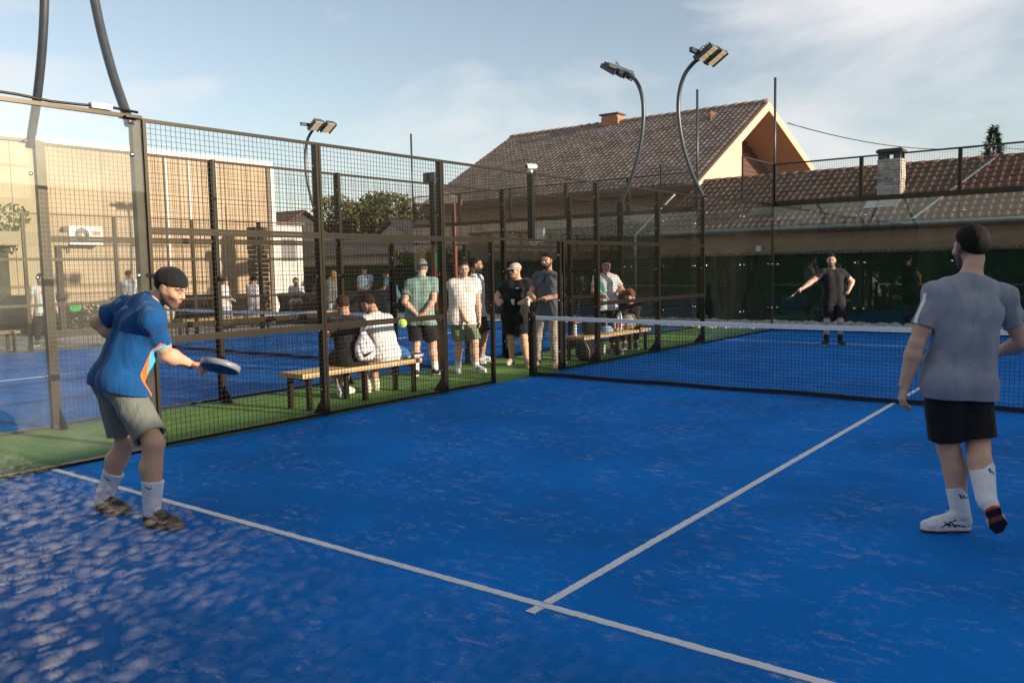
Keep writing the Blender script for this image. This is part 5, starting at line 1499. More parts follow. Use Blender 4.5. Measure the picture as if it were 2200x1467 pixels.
        def sole_fn(p, cull=True):
            q_ = (p-o.astype(F32))@SM.astype(F32)/s; q2 = q_.copy(); q2[:, 2] = 0
            dd = np.full(len(p), 1.0)
            for (A_, B_) in zip(P_[:-1], P_[1:]):
                dd = np.minimum(dd, Field.prim(('c', np.array([A_[0], A_[1], 0], F32), np.array([B_[0], B_[1], 0], F32), A_[2], B_[2]), q2))
            return (np.maximum(dd, np.abs(q_[:, 2]-.013)-.013)*s).astype(F32)
        V, Q = polygonise(sole_fn, lo-.02, hi+.02, min(h, .007))
        q = (V-o)@SM/s; cols = np.tile(np.array(shc['sole'], float), (len(V), 1))
        if shc.get('sole2'): m_ = (q[:, 2] < .012); cols[m_] = shc['sole2']
        if shc.get('under'):
            m_ = (q[:, 2] < .003) & ((np.abs(q[:, 1]-.06) < .035) | (q[:, 1] > .15)); cols[m_] = shc['under']
        put('sole', V, Q, M_SHOE, cols, s_o)
    if g('watch'):
        a = g('watch'); el, wr = J['el'+a], J['wr'+a]; u_ = unit(wr-el); c0 = wr-u_*.018-base
        MB().lathe(c0, [(.030*s, 0), (.033*s, .002), (.033*s, .020), (.030*s, .022)], 14, axis=u_).build('wristband', mat('wristband_%s' % g('watchcol', 'black'), (.6, .6, .6) if g('watchcol') == 'silver' else (.015, .015, .015), .35), T)
    return T

# ------------------------------------------------------------------ posing
def stand(pos, face, s=1.0, **ov):
    """joints of a standing figure; overrides are given in its own frame (x right, y front, z up, metres at s = 1)"""
    y = unit((face[0], face[1], 0)); x = np.array([y[1], -y[0], 0]); z = np.array([0, 0, 1.0])
    Jl = dict(pel=(0,0,.945), hipL=(-.088,0,.90), hipR=(.088,0,.90), kneeL=(-.105,.025,.49), kneeR=(.105,.025,.49), ankL=(-.115,-.02,.092), ankR=(.115,-.02,.092),
              toeL=(-.15,.13,.03), toeR=(.15,.13,.03), neck=(0,-.015,1.485), head=(0,.02,1.652), shL=(-.185,-.01,1.405), shR=(.185,-.01,1.405),
              wrL=(-.26,.06,.86), wrR=(.26,.06,.86))
    q = random.Random(int(abs(pos[0]*971+pos[1]*577)*10)); sg = q.choice((-1, 1)); dx = .035*sg
    if 'kneeL' not in ov and ov.get('relax', True):
        for k in ('pel', 'hipL', 'hipR'): Jl[k] = (Jl[k][0]+dx, Jl[k][1], Jl[k][2])
        fr_ = 'R' if sg < 0 else 'L'; ef = 1 if fr_ == 'R' else -1          # the relaxed leg steps out and bends
        Jl['hip'+fr_] = (Jl['hip'+fr_][0], 0, .885); st_ = q.uniform(.03, .09)
        Jl['knee'+fr_] = (ef*.145+dx*.3, .07+st_*.5, .485); Jl['ank'+fr_] = (ef*.17, -.02+st_, .092); Jl['toe'+fr_] = (ef*.24, .12+st_, .03)
        yw = q.uniform(-.16, .16); cs, sn = math.cos(yw), math.sin(yw)
        for k in ('shL', 'shR'):
            v = Jl[k]; dz = -.012*sg*(1 if k == 'shR' else -1); Jl[k] = (v[0]*cs-v[1]*sn-dx*.25, v[0]*sn+v[1]*cs, v[2]+dz)
        Jl['head'] = (q.uniform(-.02, .02), .025+q.uniform(0, .02), 1.648)
    Jl.update({k: v for k, v in ov.items() if k in Jl})
    for a, e in (('L', -1), ('R', 1)):
        Jl['el'+a] = ov.get('el'+a) if ov.get('el'+a) is not None else ik(Jl['sh'+a], Jl['wr'+a], .29, .255, ov.get('pole'+a, (e*.6, -1, -.2)))
    M = np.stack([x, y, z], 1); p = np.array([pos[0], pos[1], 0.0])
    return {k: p+M@(np.asarray(v, float)*s) for k, v in Jl.items()}, M
SEAT = dict(pel=(0,0,.10), hipL=(-.09,.02,.08), hipR=(.09,.02,.08), kneeL=(-.14,.44,.06), kneeR=(.14,.44,.06), ankL=(-.12,.40,-.34), ankR=(.12,.40,-.34),
            toeL=(-.14,.55,-.40), toeR=(.14,.55,-.40), neck=(0,.08,.62), head=(0,.15,.775), shL=(-.185,.07,.54), shR=(.185,.07,.54), wrL=(-.14,.38,.15), wrR=(.14,.38,.15))
def sit(pos, zseat, face, s=1.0, **ov):
    d = dict(SEAT); d.update({k: v for k, v in ov.items() if k in d or k.startswith(('el', 'pole'))})
    d = {k: ((v[0], v[1], v[2]+zseat/s) if k[:4] != 'pole' else v) for k, v in d.items()}
    return stand(pos, face, s, **d)

def racket(label, grip, tip, nrm, face_c, frame_c, rim_c=None, parent_cat='racket'):
    g_ = np.asarray(grip, float); y = unit(np.asarray(tip, float)-g_); n = np.asarray(nrm, float); n = unit(n-y*(n@y)); x = np.cross(y, n)
    T = thing('padel_racket', label, 'racket', tuple(g_))
    M = np.stack([x, y, n], 1)
    P = lambda a, b, c: tuple(M@np.array([a, b, c]))
    out = []
    for i in range(40):
        a_ = 2*math.pi*i/40; r_ = 1-0.10*max(0, -math.sin(a_))**2
        out.append((0.128*math.cos(a_)*(1-.12*max(0, -math.sin(a_))), 0.235+0.145*math.sin(a_)))
    fr = MB(); N_ = 40
    inn = [(a*.90, .235+(b-.235)*.91) for a, b in out]
    V = [P(a, b, -.019) for a, b in out]+[P(a, b, .019) for a, b in out]+[P(a, b, -.019) for a, b in inn]+[P(a, b, .019) for a, b in inn]
    F = []
    for i in range(N_):
        j = (i+1) % N_
        F += [(i, j, N_+j, N_+i), (N_+i, N_+j, 3*N_+j, 3*N_+i), (2*N_+i, 2*N_+j, j, i), (3*N_+i, 3*N_+j, 2*N_+j, 2*N_+i)]
    fr.add(V, F, 0, True)
    for e in (-1, 1): fr.bar(P(e*.055, .115, 0), P(e*.012, .055, 0), .022, .030, up=P(0, 0, 1))
    fr.build('frame', mat('racket_frame_%s' % label[:14], frame_c, .35, spec=.6), T)
    fc = MB(); fc.prism([P(a, b, -.0165) for a, b in inn], np.array(P(0, 0, .033)))
    F_ = fc.build('face', mat('racket_face_%s' % label[:14], face_c, .4, vary=.1), T)
    hl = MB()
    for i in range(-3, 4):
        for j in range(-3, 4):
            if i*i+j*j < 11:
                for sg in (-1, 1): hl.lathe(P(i*.026, .24+j*.027, sg*.0166), [(.0055, 0), (.0055, .0006*1)], 8, axis=np.array(P(0, 0, sg)))
    hl.build('holes', mat('racket_hole', (.01, .01, .01), .8), F_, kind='stuff')
    MB().tube([P(0, -.055, 0), P(0, .06, 0)], [.0165, .0155], 10).lathe(P(0, -.058, 0), [(.018, 0), (.019, .006), (.0165, .01)], 10, axis=np.array(P(0, 1, 0))).build('handle', mat('grip_%d' % int(100*(rim_c or (.6,))[0]), rim_c or (.6, .6, .6), .7), T)
    return T

BLK = (.013, .013, .014); WHT = (.66, .66, .67); SKD = (.50, .285, .18); SKL = (.58, .36, .25)
# ---- the player in blue
J = dict(ankR=(2.225,-7.334,.097), toeR=(2.465,-7.255,.03), ankL=(1.621,-7.339,.097), toeL=(1.82,-7.29,.03), pel=(1.838,-7.313,.925), hipR=(1.946,-7.334,.895), hipL=(1.745,-7.297,.896),
         kneeR=(2.245,-7.305,.535), kneeL=(1.785,-7.242,.490), neck=(1.985,-7.125,1.432), shR=(2.150,-7.225,1.310), shL=(1.735,-7.165,1.385), head=(2.110,-7.055,1.515),
         elR=(2.045,-7.075,1.075), wrR=(2.015,-6.885,.985), elL=(1.506,-7.247,1.286), wrL=(1.69,-7.10,1.08))
ori, cya = np.array((.80, .17, .02)), np.array((.05, .48, .72))
def blue_paint(x, y, z, c):
    c = c.copy(); th = np.degrees(np.arctan2(y+.02, x-.02)); lo_ = z < -.05-.0*x
    m = lo_ & (th > 22+60*np.maximum(0, -z-.28)) & (th < 42+18*np.sin(z*14)); c[m] = ori
    m = lo_ & (th >= 42+18*np.sin(z*14)) & (th < 72); c[m] = cya
    m = lo_ & (th >= 72) & (th < 100); c[m] = (.45, .5, .6)
    return c
person('man in royal blue tee and backwards black cap hitting a low backhand', J, (.84, .44, -.44),
       dict(s=1.03, girth=.95, limb=1.16, h=.0052, skin=(.56, .33, .21), haircol=(.018,.013,.011), hair='short', fade=.5, stubble=.8, hup=(.25,.1,1), head_s=.99,
            cap=dict(col=(.010,.010,.011), back=True, z=.030), shirt=dict(col=(.003,.062,.195), loose=.018, fold=.026, seed=11, sleeve=.66, hem=-.025, paint=blue_paint),
            bottom=dict(col=(.15,.165,.145), len=.88, loose=.022, fold=.014, seed=5), sock=dict(col=(.60,.63,.70), h=.46, logo=dict(kind='tick', at=.38, dir=(.6,-.8,0))),
            shoe=dict(col=(.035,.028,.022), sole=(.10,.08,.06), sole2=(.05,.04,.035), stripe=(.55,.32,.24), laces=(.03,.025,.02)), watch='R', handR=((.75,.62,-.12),(.3,-.35,-1)), thumbR=(.2,-.3,.6), curlR=1.05,
            handL=((.55,.35,-.75),(.4,-.9,0)), curlL=.5))
wr = np.array(J['wrR'])+unit((.75,.62,-.12))*.085
racket('padel racket with dark blue face and pale rim held by the player in blue', wr+np.array([.0,-.005,-.02]), np.array([2.48,-6.86,1.005]), (.33,-.43,-.83), (.012,.018,.05), (.20,.21,.23), (.62,.60,.58))
# ---- the player in grey, from behind
J = dict(ankL=(6.408,-4.646,.097), toeL=(6.235,-4.765,.03), pel=(6.363,-4.595,.905), hipL=(6.300,-4.650,.87), hipR=(6.430,-4.540,.865), kneeL=(6.318,-4.590,.485),
         toeR=(6.640,-4.745,.035), ankR=(6.560,-4.845,.262), kneeR=(6.475,-4.560,.505), neck=(6.396,-4.506,1.482), shL=(6.245,-4.650,1.402), shR=(6.552,-4.360,1.382),
         head=(6.388,-4.455,1.672), elL=(6.160,-4.722,1.112), wrL=(6.100,-4.730,.862), elR=(6.665,-4.345,1.108), wrR=(6.520,-4.180,1.03))
def grey_paint(x, y, z, c):
    c = c.copy(); m = (x < -.24) & (np.abs(y+.0) < .012) & (z > -.16) & (z < .06); c[m] = (.75, .75, .76); return c
person('man in grey tee and black shorts walking away from the viewer at right', J, (-.72, .69, -.04),
       dict(s=1.03, girth=.88, limb=1.18, h=.0052, skin=(.56,.34,.235), haircol=(.012,.010,.009), hair='short', hair_th=.010, fade=.8, stubble=.85,
            shirt=dict(col=(.245,.262,.305), loose=.012, fold=.032, seed=23, sleeve=.66, hem=.035, paint=grey_paint), bottom=dict(col=(.010,.010,.011), len=.86, loose=.034, fold=.012, seed=6),
            sock=dict(col=(.66,.67,.70), h=.62, hL=.40, hR=.60, logo=dict(kind='bars', at=.42, dir=(.75,-.66,0))), shoe=dict(col=(.68,.68,.70), sole=(.62,.62,.63), sole2=(.55,.10,.03), stripe=(.012,.015,.02), under=(.03,.015,.012), laces=(.75,.75,.76)),
            toe_nR=(-.52,.62,.62), curlL=.55, handL=((-.12,-.12,-.98),(.75,.5,0)), thumbL=(-.2,.6,-.2), handR=((-.75,.6,-.1),(-.3,-.4,-.8)), thumbR=(0,0,1), curlR=1.0))
# ---- the far player in black
J = dict(ankL=(2.524,6.693,.097), ankR=(2.290,6.585,.097), toeL=(2.612,6.570,.03), toeR=(2.285,6.436,.03), pel=(2.388,6.669,.90), hipL=(2.460,6.715,.855), hipR=(2.318,6.617,.855),
         kneeL=(2.545,6.610,.477), kneeR=(2.320,6.520,.478), neck=(2.342,6.705,1.482), shL=(2.487,6.810,1.412), shR=(2.195,6.590,1.410), head=(2.336,6.685,1.652),
         elL=(2.655,6.982,1.242), wrL=(2.645,6.800,1.066), elR=(2.060,6.370,1.250), wrR=(1.955,6.150,1.122))
person('man in black tee and shorts waiting near the far glass wall', J, (.30,-.92,-.05), dict(s=1.0, h=.011, skin=SKL, haircol=(.02,.013,.010), fade=.5, stubble=.75,
       shirt=dict(col=BLK, loose=.03, fold=.008, seed=3, sleeve=.6, hem=.06), bottom=dict(col=(.012,.011,.011), len=.86, loose=.04), sock=dict(col=BLK, h=.35), shoe=dict(col=BLK, sole=(.4,.38,.36)), handR=((-.6,-.75,-.5),(.6,-.6,-.3)), curlR=1.0, curlL=.9))
wr = np.array(J['wrR'])+unit((-.6,-.75,-.5))*.08
racket('padel racket held low and edge-on by the far player in black', wr, wr+unit((-.62,-.55,-.58))*.4, np.cross((-.62,-.55,-.58), (.28,-.96,0)), (.10,.03,.03), (.02,.02,.02), (.6,.3,.25))

# ---- ball in flight
t = thing('ball', 'yellow green ball in flight in front of the fence', 'ball', (2.838, -5.648, 1.21))
MB().lathe((0,0,0), [(.0334*math.sin(a_), -.0334*math.cos(a_)) for a_ in np.linspace(.02, math.pi-.02, 14)], 20).build('felt', mat('ball_felt', (.42,.62,.045), .95, vary=.15, nscale=120, bump=.5, bscale=400, sheen=.4), t)
pts = []
for i in range(49):
    a_ = 2*math.pi*i/48; A_, B_ = .0255, .0085
    p = np.array([A_*math.cos(a_)+B_*math.cos(3*a_), A_*math.sin(a_)-B_*math.sin(3*a_), 2*math.sqrt(A_*B_)*math.sin(2*a_)]); pts.append(p/np.linalg.norm(p)*.0335)
MB().tube(pts, .0012, 5, cap=False).build('seam', mat('ball_seam', (.7,.72,.6), .8), t)

# ---- spectators by the doorway and on the turf
FAD = dict(h=.0095)
def spec(label, JM, hd, **k):
    c = dict(FAD); c.update(k); return person(label, JM[0], hd, c)
J_ = stand((-1.50,-.83), (-.55,.83), 1.0, wrL=(-.055,-.175,.955), wrR=(.055,-.175,.955), poleL=(-1,-.25,0), poleR=(1,-.25,0))
spec('grey haired man in green polo and black shorts, hands clasped behind his back', J_, (-.60,.80,-.05), skin=SKL, haircol=(.22,.21,.205), hairc=-.012, hair_rough=.8, fade=.9, shirt=dict(col=(.20,.30,.27), loose=.035, sleeve=.62, hem=.08, fold=.010, seed=31, collar=(.16,.25,.23)),
     bottom=dict(col=BLK, len=.86, loose=.04), sock=dict(col=WHT, h=.3), shoe=dict(col=BLK, sole=(.6,.6,.6), stripe=(.6,.6,.6), kind='bars'), handL=((.85,-.1,-.55),(.3,-.5,.6)), handR=((-.85,-.1,-.55),(.3,-.5,.6)), curlL=.8, curlR=.8)
J_ = stand((-1.27,-.12), (.80,-.55), .985, wrR=(.03,.20,.84), wrL=(-.22,.12,.86), head=(0,.045,1.64))
spec('man in white polo and green shorts standing behind the open fence panel', J_, (.72,-.62,-.22), girth=1.08, belly=.02, skin=SKL, haircol=(.05,.03,.02), stubble=.35, shirt=dict(col=(.70,.64,.60), loose=.03, hem=.10, seed=32, collar=(.68,.63,.6)),
     bottom=dict(col=(.13,.175,.11), len=.95, loose=.03), sock=dict(col=WHT, h=.2), shoe=dict(col=WHT, sole=(.6,.6,.6), stripe=BLK, kind='bars'))
J_ = stand((-1.88,.92), (.78,.35), 1.02, wrL=(-.12,-.14,.95), wrR=(.12,-.14,.95), poleL=(-1,-.3,0), poleR=(1,-.3,0))
spec('man in pale blue tee and black shorts half hidden behind the white polo', J_, (.88,.42,-.05), girth=1.05, skin=SKD, haircol=(.03,.02,.015), hair_th=.006, stubble=.55, shirt=dict(col=(.56,.60,.68), loose=.03, hem=.08, seed=33), bottom=dict(col=BLK, len=.9, loose=.035),
     sock=dict(col=(.4,.4,.4), h=.2), shoe=dict(col=WHT, sole=(.6,.6,.6), stripe=BLK, kind='bars'))
J_ = stand((-1.16,1.12), (.40,-.92), .955, wrL=(-.10,.27,1.08), wrR=(.27,.22,1.06), poleL=(-1,-.5,-.3), poleR=(1,-.6,-.3))
F_person = spec('stocky man in black tee with cap and sunglasses holding a white cup', J_, (-.12,-.99,.02), girth=1.16, belly=.035, skin=SKL, hair='none', haircol=(.10,.08,.07), stubble=.3, glasses=True, cap=dict(col=(.55,.44,.38), z=.034),
     shirt=dict(col=BLK, loose=.03, hem=.12, seed=34, paint=lambda x, y, z, c: np.where(((np.abs(x+.07) < .028) & (y > .08) & (np.abs(z-.02) < .009))[:, None], .55, c)), bottom=dict(col=BLK, len=.92, loose=.045), sock=None, shoe=dict(col=(.42,.35,.27), sole=(.5,.46,.4)),
     watch='L', watchcol='silver', handL=((.75,.35,0),(0,-.4,-.4)), thumbL=(0,0,1), curlL=.9, handR=((.3,.5,.6),(-.6,.3,0)), thumbR=(0,0,1), curlR=1.1)
wl_ = J_[0]['wrL']; M_ = J_[1]; cp_ = wl_+M_@np.array([.085,.045,.02])
t = thing('cup', 'small white paper cup held by the man in black tee', 'cup', tuple(cp_))
MB().lathe((0,0,-.035), [(.022,0),(.030,.085),(.031,.088),(.028,.086),(.021,.004)], 14, axis=(-.15,0,1)).build('shell', M_WHP, t)
J_ = stand((-.42,.97), (.12,-.99), 1.035, wrL=(.02,.24,1.075), wrR=(.10,.24,1.055), elL=(-.24,-.02,1.13), poleR=(1,-.6,-.3), head=(-.0,.02,1.66))
spec('bearded man in dark grey tee and beige trousers standing in the doorway', J_, (.08,-1,-.05), girth=1.0, skin=SKD, haircol=(.014,.011,.010), fade=.5, stubble=.6, beard=.012, shirt=dict(col=(.085,.10,.115), loose=.026, hem=.10, seed=35,
     paint=lambda x, y, z, c: np.where(((np.abs(x) < .022) & (y > .05) & (z > -.0) & (z < .12))[:, None], np.array([.01,.035,.06]), c)),
     bottom=dict(name='trousers', col=(.40,.355,.30), len=1.9, loose=.035, fold=.011, seed=12), sock=None, shoe=dict(col=(.35,.24,.16), sole=(.5,.42,.32)), watch='L', handL=((.9,.3,-.05),(0,-.5,-.6)), thumbL=(0,0,1), curlL=.8, handR=((-.3,.6,.1),(-.6,0,-.3)), curlR=.8, thumbR=(0,0,1))
wl_ = J_[0]['wrR']
t = thing('cup', 'small white cup under the hand of the bearded man', 'cup', tuple(wl_+np.array([-.06,-.10,-.03])), 0)
MB().lathe((0,0,-.05), [(.022,0),(.030,.085),(.031,.088),(.028,.086),(.021,.004)], 14).build('shell', M_WHP, t)
J_ = stand((-1.06,3.88), (.62,-.78), .985, wrR=(.10,.26,1.06), wrL=(-.16,.24,1.10), poleL=(-1,-.3,-.6), poleR=(1,-.3,-.6))
spec('young man in white tee standing behind the far bench with a racket under his arm', J_, (.62,-.78,-.03), girth=.95, skin=SKD, haircol=(.012,.010,.010), fade=.6, shirt=dict(col=(.60,.60,.62), loose=.026, hem=.08, seed=36), bottom=dict(name='trousers', col=BLK, len=1.85, loose=.03), sock=None,
     handL=((.1,.2,.9),(.8,.1,0)), curlL=.9, handR=((-.8,.3,0),(-.2,-.3,-.7)), curlR=1.0, shoe=dict(col=BLK, sole=(.5,.5,.5)))
wr = J_[0]['wrR']+J_[1]@np.array([-.06,.03,.0]); 
racket('green padel racket held against the chest of the young man in white', wr, wr+J_[1]@np.array([.16,.12,.26]), J_[1]@np.array([-.75,.5,.25]), (.02,.16,.10), (.35,.5,.45), (.5,.5,.5))
# seated on the near bench
J_ = sit((-.62,-3.05), .445, (-.95,.28), .97, neck=(0,.14,.60), head=(.0,.225,.765), shL=(-.19,.12,.525), shR=(.19,.12,.525), wrL=(-.36,.02,.10), wrR=(.10,.42,.14), poleL=(-1,-.6,.3), ankL=(-.03,.30,-.345), ankR=(.07,.40,-.345), toeL=(.07,.41,-.41), toeR=(.19,.48,-.41))
spec('seated man in black tee with a white drawstring bag on his back', J_, (-.93,.30,-.25), h=.011, skin=SKD, haircol=(.05,.030,.018), hair_th=.007, fade=.6, shirt=dict(col=BLK, loose=.026, hem=.06, seed=41), bottom=dict(col=(.36,.345,.31), len=.85, loose=.035), sock=dict(col=WHT, h=.18),
     shoe=dict(col=(.72,.72,.72), sole=(.68,.68,.68)), handL=((-.6,.3,-.5),(.3,.3,-1)), curlL=.3)
def drawstring(label, c, back, up_, col, s=1.0, mark=None):
    b_ = unit(back); u_ = unit(np.asarray(up_, float)-b_*(np.asarray(up_) @ b_)); x_ = np.cross(u_, b_)
    T = thing('drawstring_bag', label, 'bag', tuple(c))
    f = Field(); c = np.asarray(c, float)
    f.ell(c+u_*.14*s, np.array([.125,.065,.125])*s, .03, np.stack([x_, b_, u_], 1)); f.cone(c+u_*.22*s, c+u_*.39*s, .075*s, .022*s, .06); f.cone(c+u_*.05*s+x_*-.06*s, c+u_*.05*s+x_*.06*s, .05*s, .05*s, .06)
    f.mods.append(lambda p, d: d+folds(p, .0065*s, 77, 1.6))
    lo, hi = f.bbox(); V, Q = polygonise(f, lo, hi, .008)
    cols = np.tile(np.array(col, float), (len(V), 1)); W = (V-c)/s; X, Z_, Y = W@x_, W@u_, W@b_
    if mark == 'tick':
        t_ = (X+.085)/.19; cv = .075-.075*np.clip(t_, 0, 1)*0+.0
        up_edge = .058+.10*(t_-.30)**2+.055*t_*t_*1.0; lo_edge = np.where(t_ < .30, .058-.4*(t_+.02)*(.0)-.045*np.sqrt(np.maximum(0, 1-((t_-.30)/.34)**2)), .013+.085*((t_-.30)/.7)**1.2*1.0)
        m_ = (Y > 0) & (t_ > 0) & (t_ < 1) & (Z_ < .055+.06*(t_-.25)**2+.035*t_) & (Z_ > np.where(t_ < .25, .085-.30*t_, .018+.088*((t_-.25)/.75)))
        m_ = (Y > 0) & (t_ > 0) & (t_ < 1) & (Z_ > np.where(t_ < .22, .095-.34*t_, .020+.078*((t_-.22)/.78)**1.05)) & (Z_ < np.where(t_ < .22, .105-.18*t_, .066+.034*((t_-.22)/.78)))
        cols[m_] = (.012,.012,.012)
    elif mark == 'stripes':
        cols[(np.sin(X*85+Z_*6) > .35)] = (.03,.03,.035); cols[(np.abs(X+.02) < .05) & (Z_ > .05) & (Z_ < .16) & (np.sin(X*85+Z_*6) <= .35)] = (.55,.06,.03)
    obj('sack', np_mesh('sack', V-c, Q, True, cols), T, matl=M_CLOTHF)
    mb = MB()
    for e in (-1, 1): mb.tube([u_*.385*s, u_*.33*s+x_*e*.10*s-b_*.06*s, u_*.15*s+x_*e*.15*s-b_*.07*s, x_*e*.11*s], .004, 5)
    mb.build('cord', M_BLACK, T)
    return T
bk = J_[0]; bc = bk['pel']*.72+bk['neck']*.28+np.array([.215,-.02,-.14])
drawstring('white drawstring bag with a black curved tick, worn on the seated man in black', bc+np.array([.055,.03,-.02]), (.90,-.36,.25), (-.30,.12,1), (.66,.66,.67), 1.0, 'tick')
J_ = sit((-.64,-2.46), .445, (-.93,.05), 1.0, neck=(0,.17,.585), head=(-.03,.27,.735), shL=(-.19,.15,.515), shR=(.19,.15,.515), wrL=(-.16,.42,.16), wrR=(.14,.45,.16), ankL=(-.07,.28,-.345), ankR=(.12,.34,-.345), toeL=(-.03,.42,-.41), toeR=(.2,.46,-.41), poleL=(-1,-.7,-.3), poleR=(1,-.7,-.3))
spec('seated man in white tee leaning forward on the near bench', J_, (-.95,-.15,-.5), h=.011, skin=SKD, haircol=(.03,.02,.014), shirt=dict(col=(.68,.67,.66), loose=.034, hem=.03, seed=42, fold=.009), bottom=dict(col=(.55,.50,.42), len=.8, loose=.035), sock=dict(col=(.5,.5,.4), h=.15), shoe=dict(col=(.50,.49,.36), sole=(.6,.56,.36)))
J_ = sit((-.74,4.20), .43, (.45,-.75), .86, neck=(0,.16,.57), head=(0,.26,.70), wrL=(-.10,.4,.10), wrR=(.10,.4,.10))
spec('child with brown hair and dark top sitting behind the bags on the far bench', J_, (-.25,-.85,-.5), h=.014, skin=SKL, haircol=(.16,.075,.035), hair_th=.02, shirt=dict(col=(.02,.02,.022), sleeve=1.8, hem=.05), bottom=dict(name='trousers', col=BLK, len=1.8), sock=None, head_s=1.08)

# ---- people beyond the second court
BG = dict(h=.021)
def bgp(label, pos, face, s=1.0, hd=None, kw=None, **c):
    d = dict(BG); d.update(c); JM = stand(pos, face, s, **(kw or {}))
    return person(label, JM[0], hd or (face[0], face[1], -.08), d), JM
def tee_print(x, y, z, c):
    c = c.copy(); m = (y > .05) & (np.abs(x-z*.25) < .035) & (z < .02) & (z > -.33); c[m] = ori; m = (y > .05) & (np.abs(x+.06-z*.25) < .03) & (z < -.06) & (z > -.33); c[m] = (.05,.30,.45); return c
p_, JM = bgp('man in white tee with orange and blue print beyond the second court at far left', (-13.55,-1.02), (.75,-.35), .955, (.85,.25,-.2), dict(wrL=(-.30,.22,.85), wrR=(.25,.06,.80)), skin=SKL, haircol=(.06,.035,.02), stubble=.4, shirt=dict(col=WHT, hem=.10, paint=tee_print, sleeve=.7), bottom=dict(name='trousers', col=BLK, len=1.9), sock=None)
wr = JM[0]['wrL']+np.array([.06,.06,-.06]); racket('bright green padel racket dangling beside the man with printed tee', wr+np.array([.05,.12,.0]), wr+np.array([.12,.32,.16]), (.9,-.4,.2), (.02,.45,.08), (.04,.06,.05), (.05,.05,.05))
def back_print(x, y, z, c):
    c = c.copy(); m = (y < -.05) & (x < .06) & (z < .03) & (z > -.3) & (np.sin(z*105) > 0) & (np.sin(x*130+3*np.sin(z*40)) > -.4); c[m] = (.05,.05,.06); return c
bgp('man in white tee with dark back print standing before the beige hall', (-17.05,2.98), (-.75,.60), 1.0, (-.1,.98,-.1), skin=SKL, haircol=(.03,.02,.015), fade=.6, shirt=dict(col=(.68,.68,.70), paint=back_print, sleeve=.75), bottom=dict(name='trousers', col=(.03,.03,.04), len=1.9), sock=None)
bgp('person in white tee behind the shoulder of the player in blue', (-16.7,3.62), (.2,-.9), .90, skin=SKL, haircol=(.05,.03,.02), shirt=dict(col=WHT), bottom=dict(name='trousers', col=(.05,.05,.06), len=1.9), sock=None)
bgp('woman in loose white shirt and pale trousers seen through the mesh beyond the net', (-14.45,4.48), (.78,.45), .86, skin=SKL, haircol=(.10,.055,.03), hair='long', kw=dict(wrL=(-.12,.25,1.0), wrR=(.15,.25,1.02)), shirt=dict(col=(.62,.62,.66), loose=.04, hem=.16), bottom=dict(name='trousers', col=(.60,.60,.63), len=1.9, loose=.05), sock=None)
bgp('woman in white patterned dress standing at the table beyond the second court', (-14.2,5.35), (-.5,.75), .86, skin=SKD, haircol=(.015,.011,.010), shirt=dict(col=(.62,.61,.64), loose=.035, hem=.05, paint=lambda x, y, z, c: np.where((np.sin(x*60)*np.sin(z*60) > .45)[:, None], .10, c)), bottom=dict(col=(.60,.60,.63), len=.75, loose=.05), sock=None)
for lab, pos, fc_, cc, hc_2, extra in (('person in open white shirt sitting at the long black table', (-14.35,7.05), (.62,-.75), (.62,.62,.64), (.03,.02,.015), {}),
        ('person in brown top at the long black table, second from the white shirt', (-14.15,7.85), (.3,-.9), (.10,.05,.03), (.05,.03,.02), {}),
        ('blonde person in pale blue top at the end of the long black table', (-13.45,7.55), (.2,.3), (.42,.52,.62), (.32,.22,.10), dict(hair='long'))):
    JM = sit(pos, .62, fc_, .92, wrL=(-.1,.3,.35), wrR=(.1,.3,.36))
    d = dict(BG); d.update(skin=SKD, haircol=hc_2, shirt=dict(col=cc, sleeve=.7, loose=.03), bottom=dict(name='trousers', col=(.04,.04,.05), len=1.9), sock=None); d.update(extra)
    person(lab, JM[0], (fc_[0], fc_[1], -.15), d)
bgp('person in grey jacket and light jeans standing with back turned beyond the second court', (-12.75,7.18), (-.75,.55), .93, (-.9,.3,-.2), skin=SKL, haircol=(.22,.13,.06), hair='long', shirt=dict(col=(.16,.17,.14), loose=.045, sleeve=1.85, hem=.14), bottom=dict(name='jeans', col=(.42,.48,.56), len=1.9), sock=None)
bgp('bald man in light blue shirt writing at the black bar table', (-13.3,9.02), (.62,-.78), 1.0, (.5,-.78,-.45), dict(wrL=(-.10,.3,1.06), wrR=(.12,.32,1.08)), skin=SKD, haircol=(.05,.04,.03), hair_th=.004, shirt=dict(col=(.40,.52,.62), loose=.035, hem=.12), bottom=dict(name='trousers', col=(.03,.03,.04), len=1.9), sock=None)
bgp('man in teal shirt leaning over the black bar table', (-12.35,9.35), (-.85,-.2), .96, (-.85,-.35,-.5), dict(neck=(0,.16,1.43), head=(0,.26,1.57), shL=(-.18,.14,1.35), shR=(.18,.14,1.35), wrL=(-.15,.42,1.05), wrR=(.15,.42,1.05)), skin=SKD, haircol=(.03,.02,.02), shirt=dict(col=(.13,.27,.32), loose=.035, hem=.14), bottom=dict(name='jeans', col=(.24,.32,.42), len=1.9), sock=None)

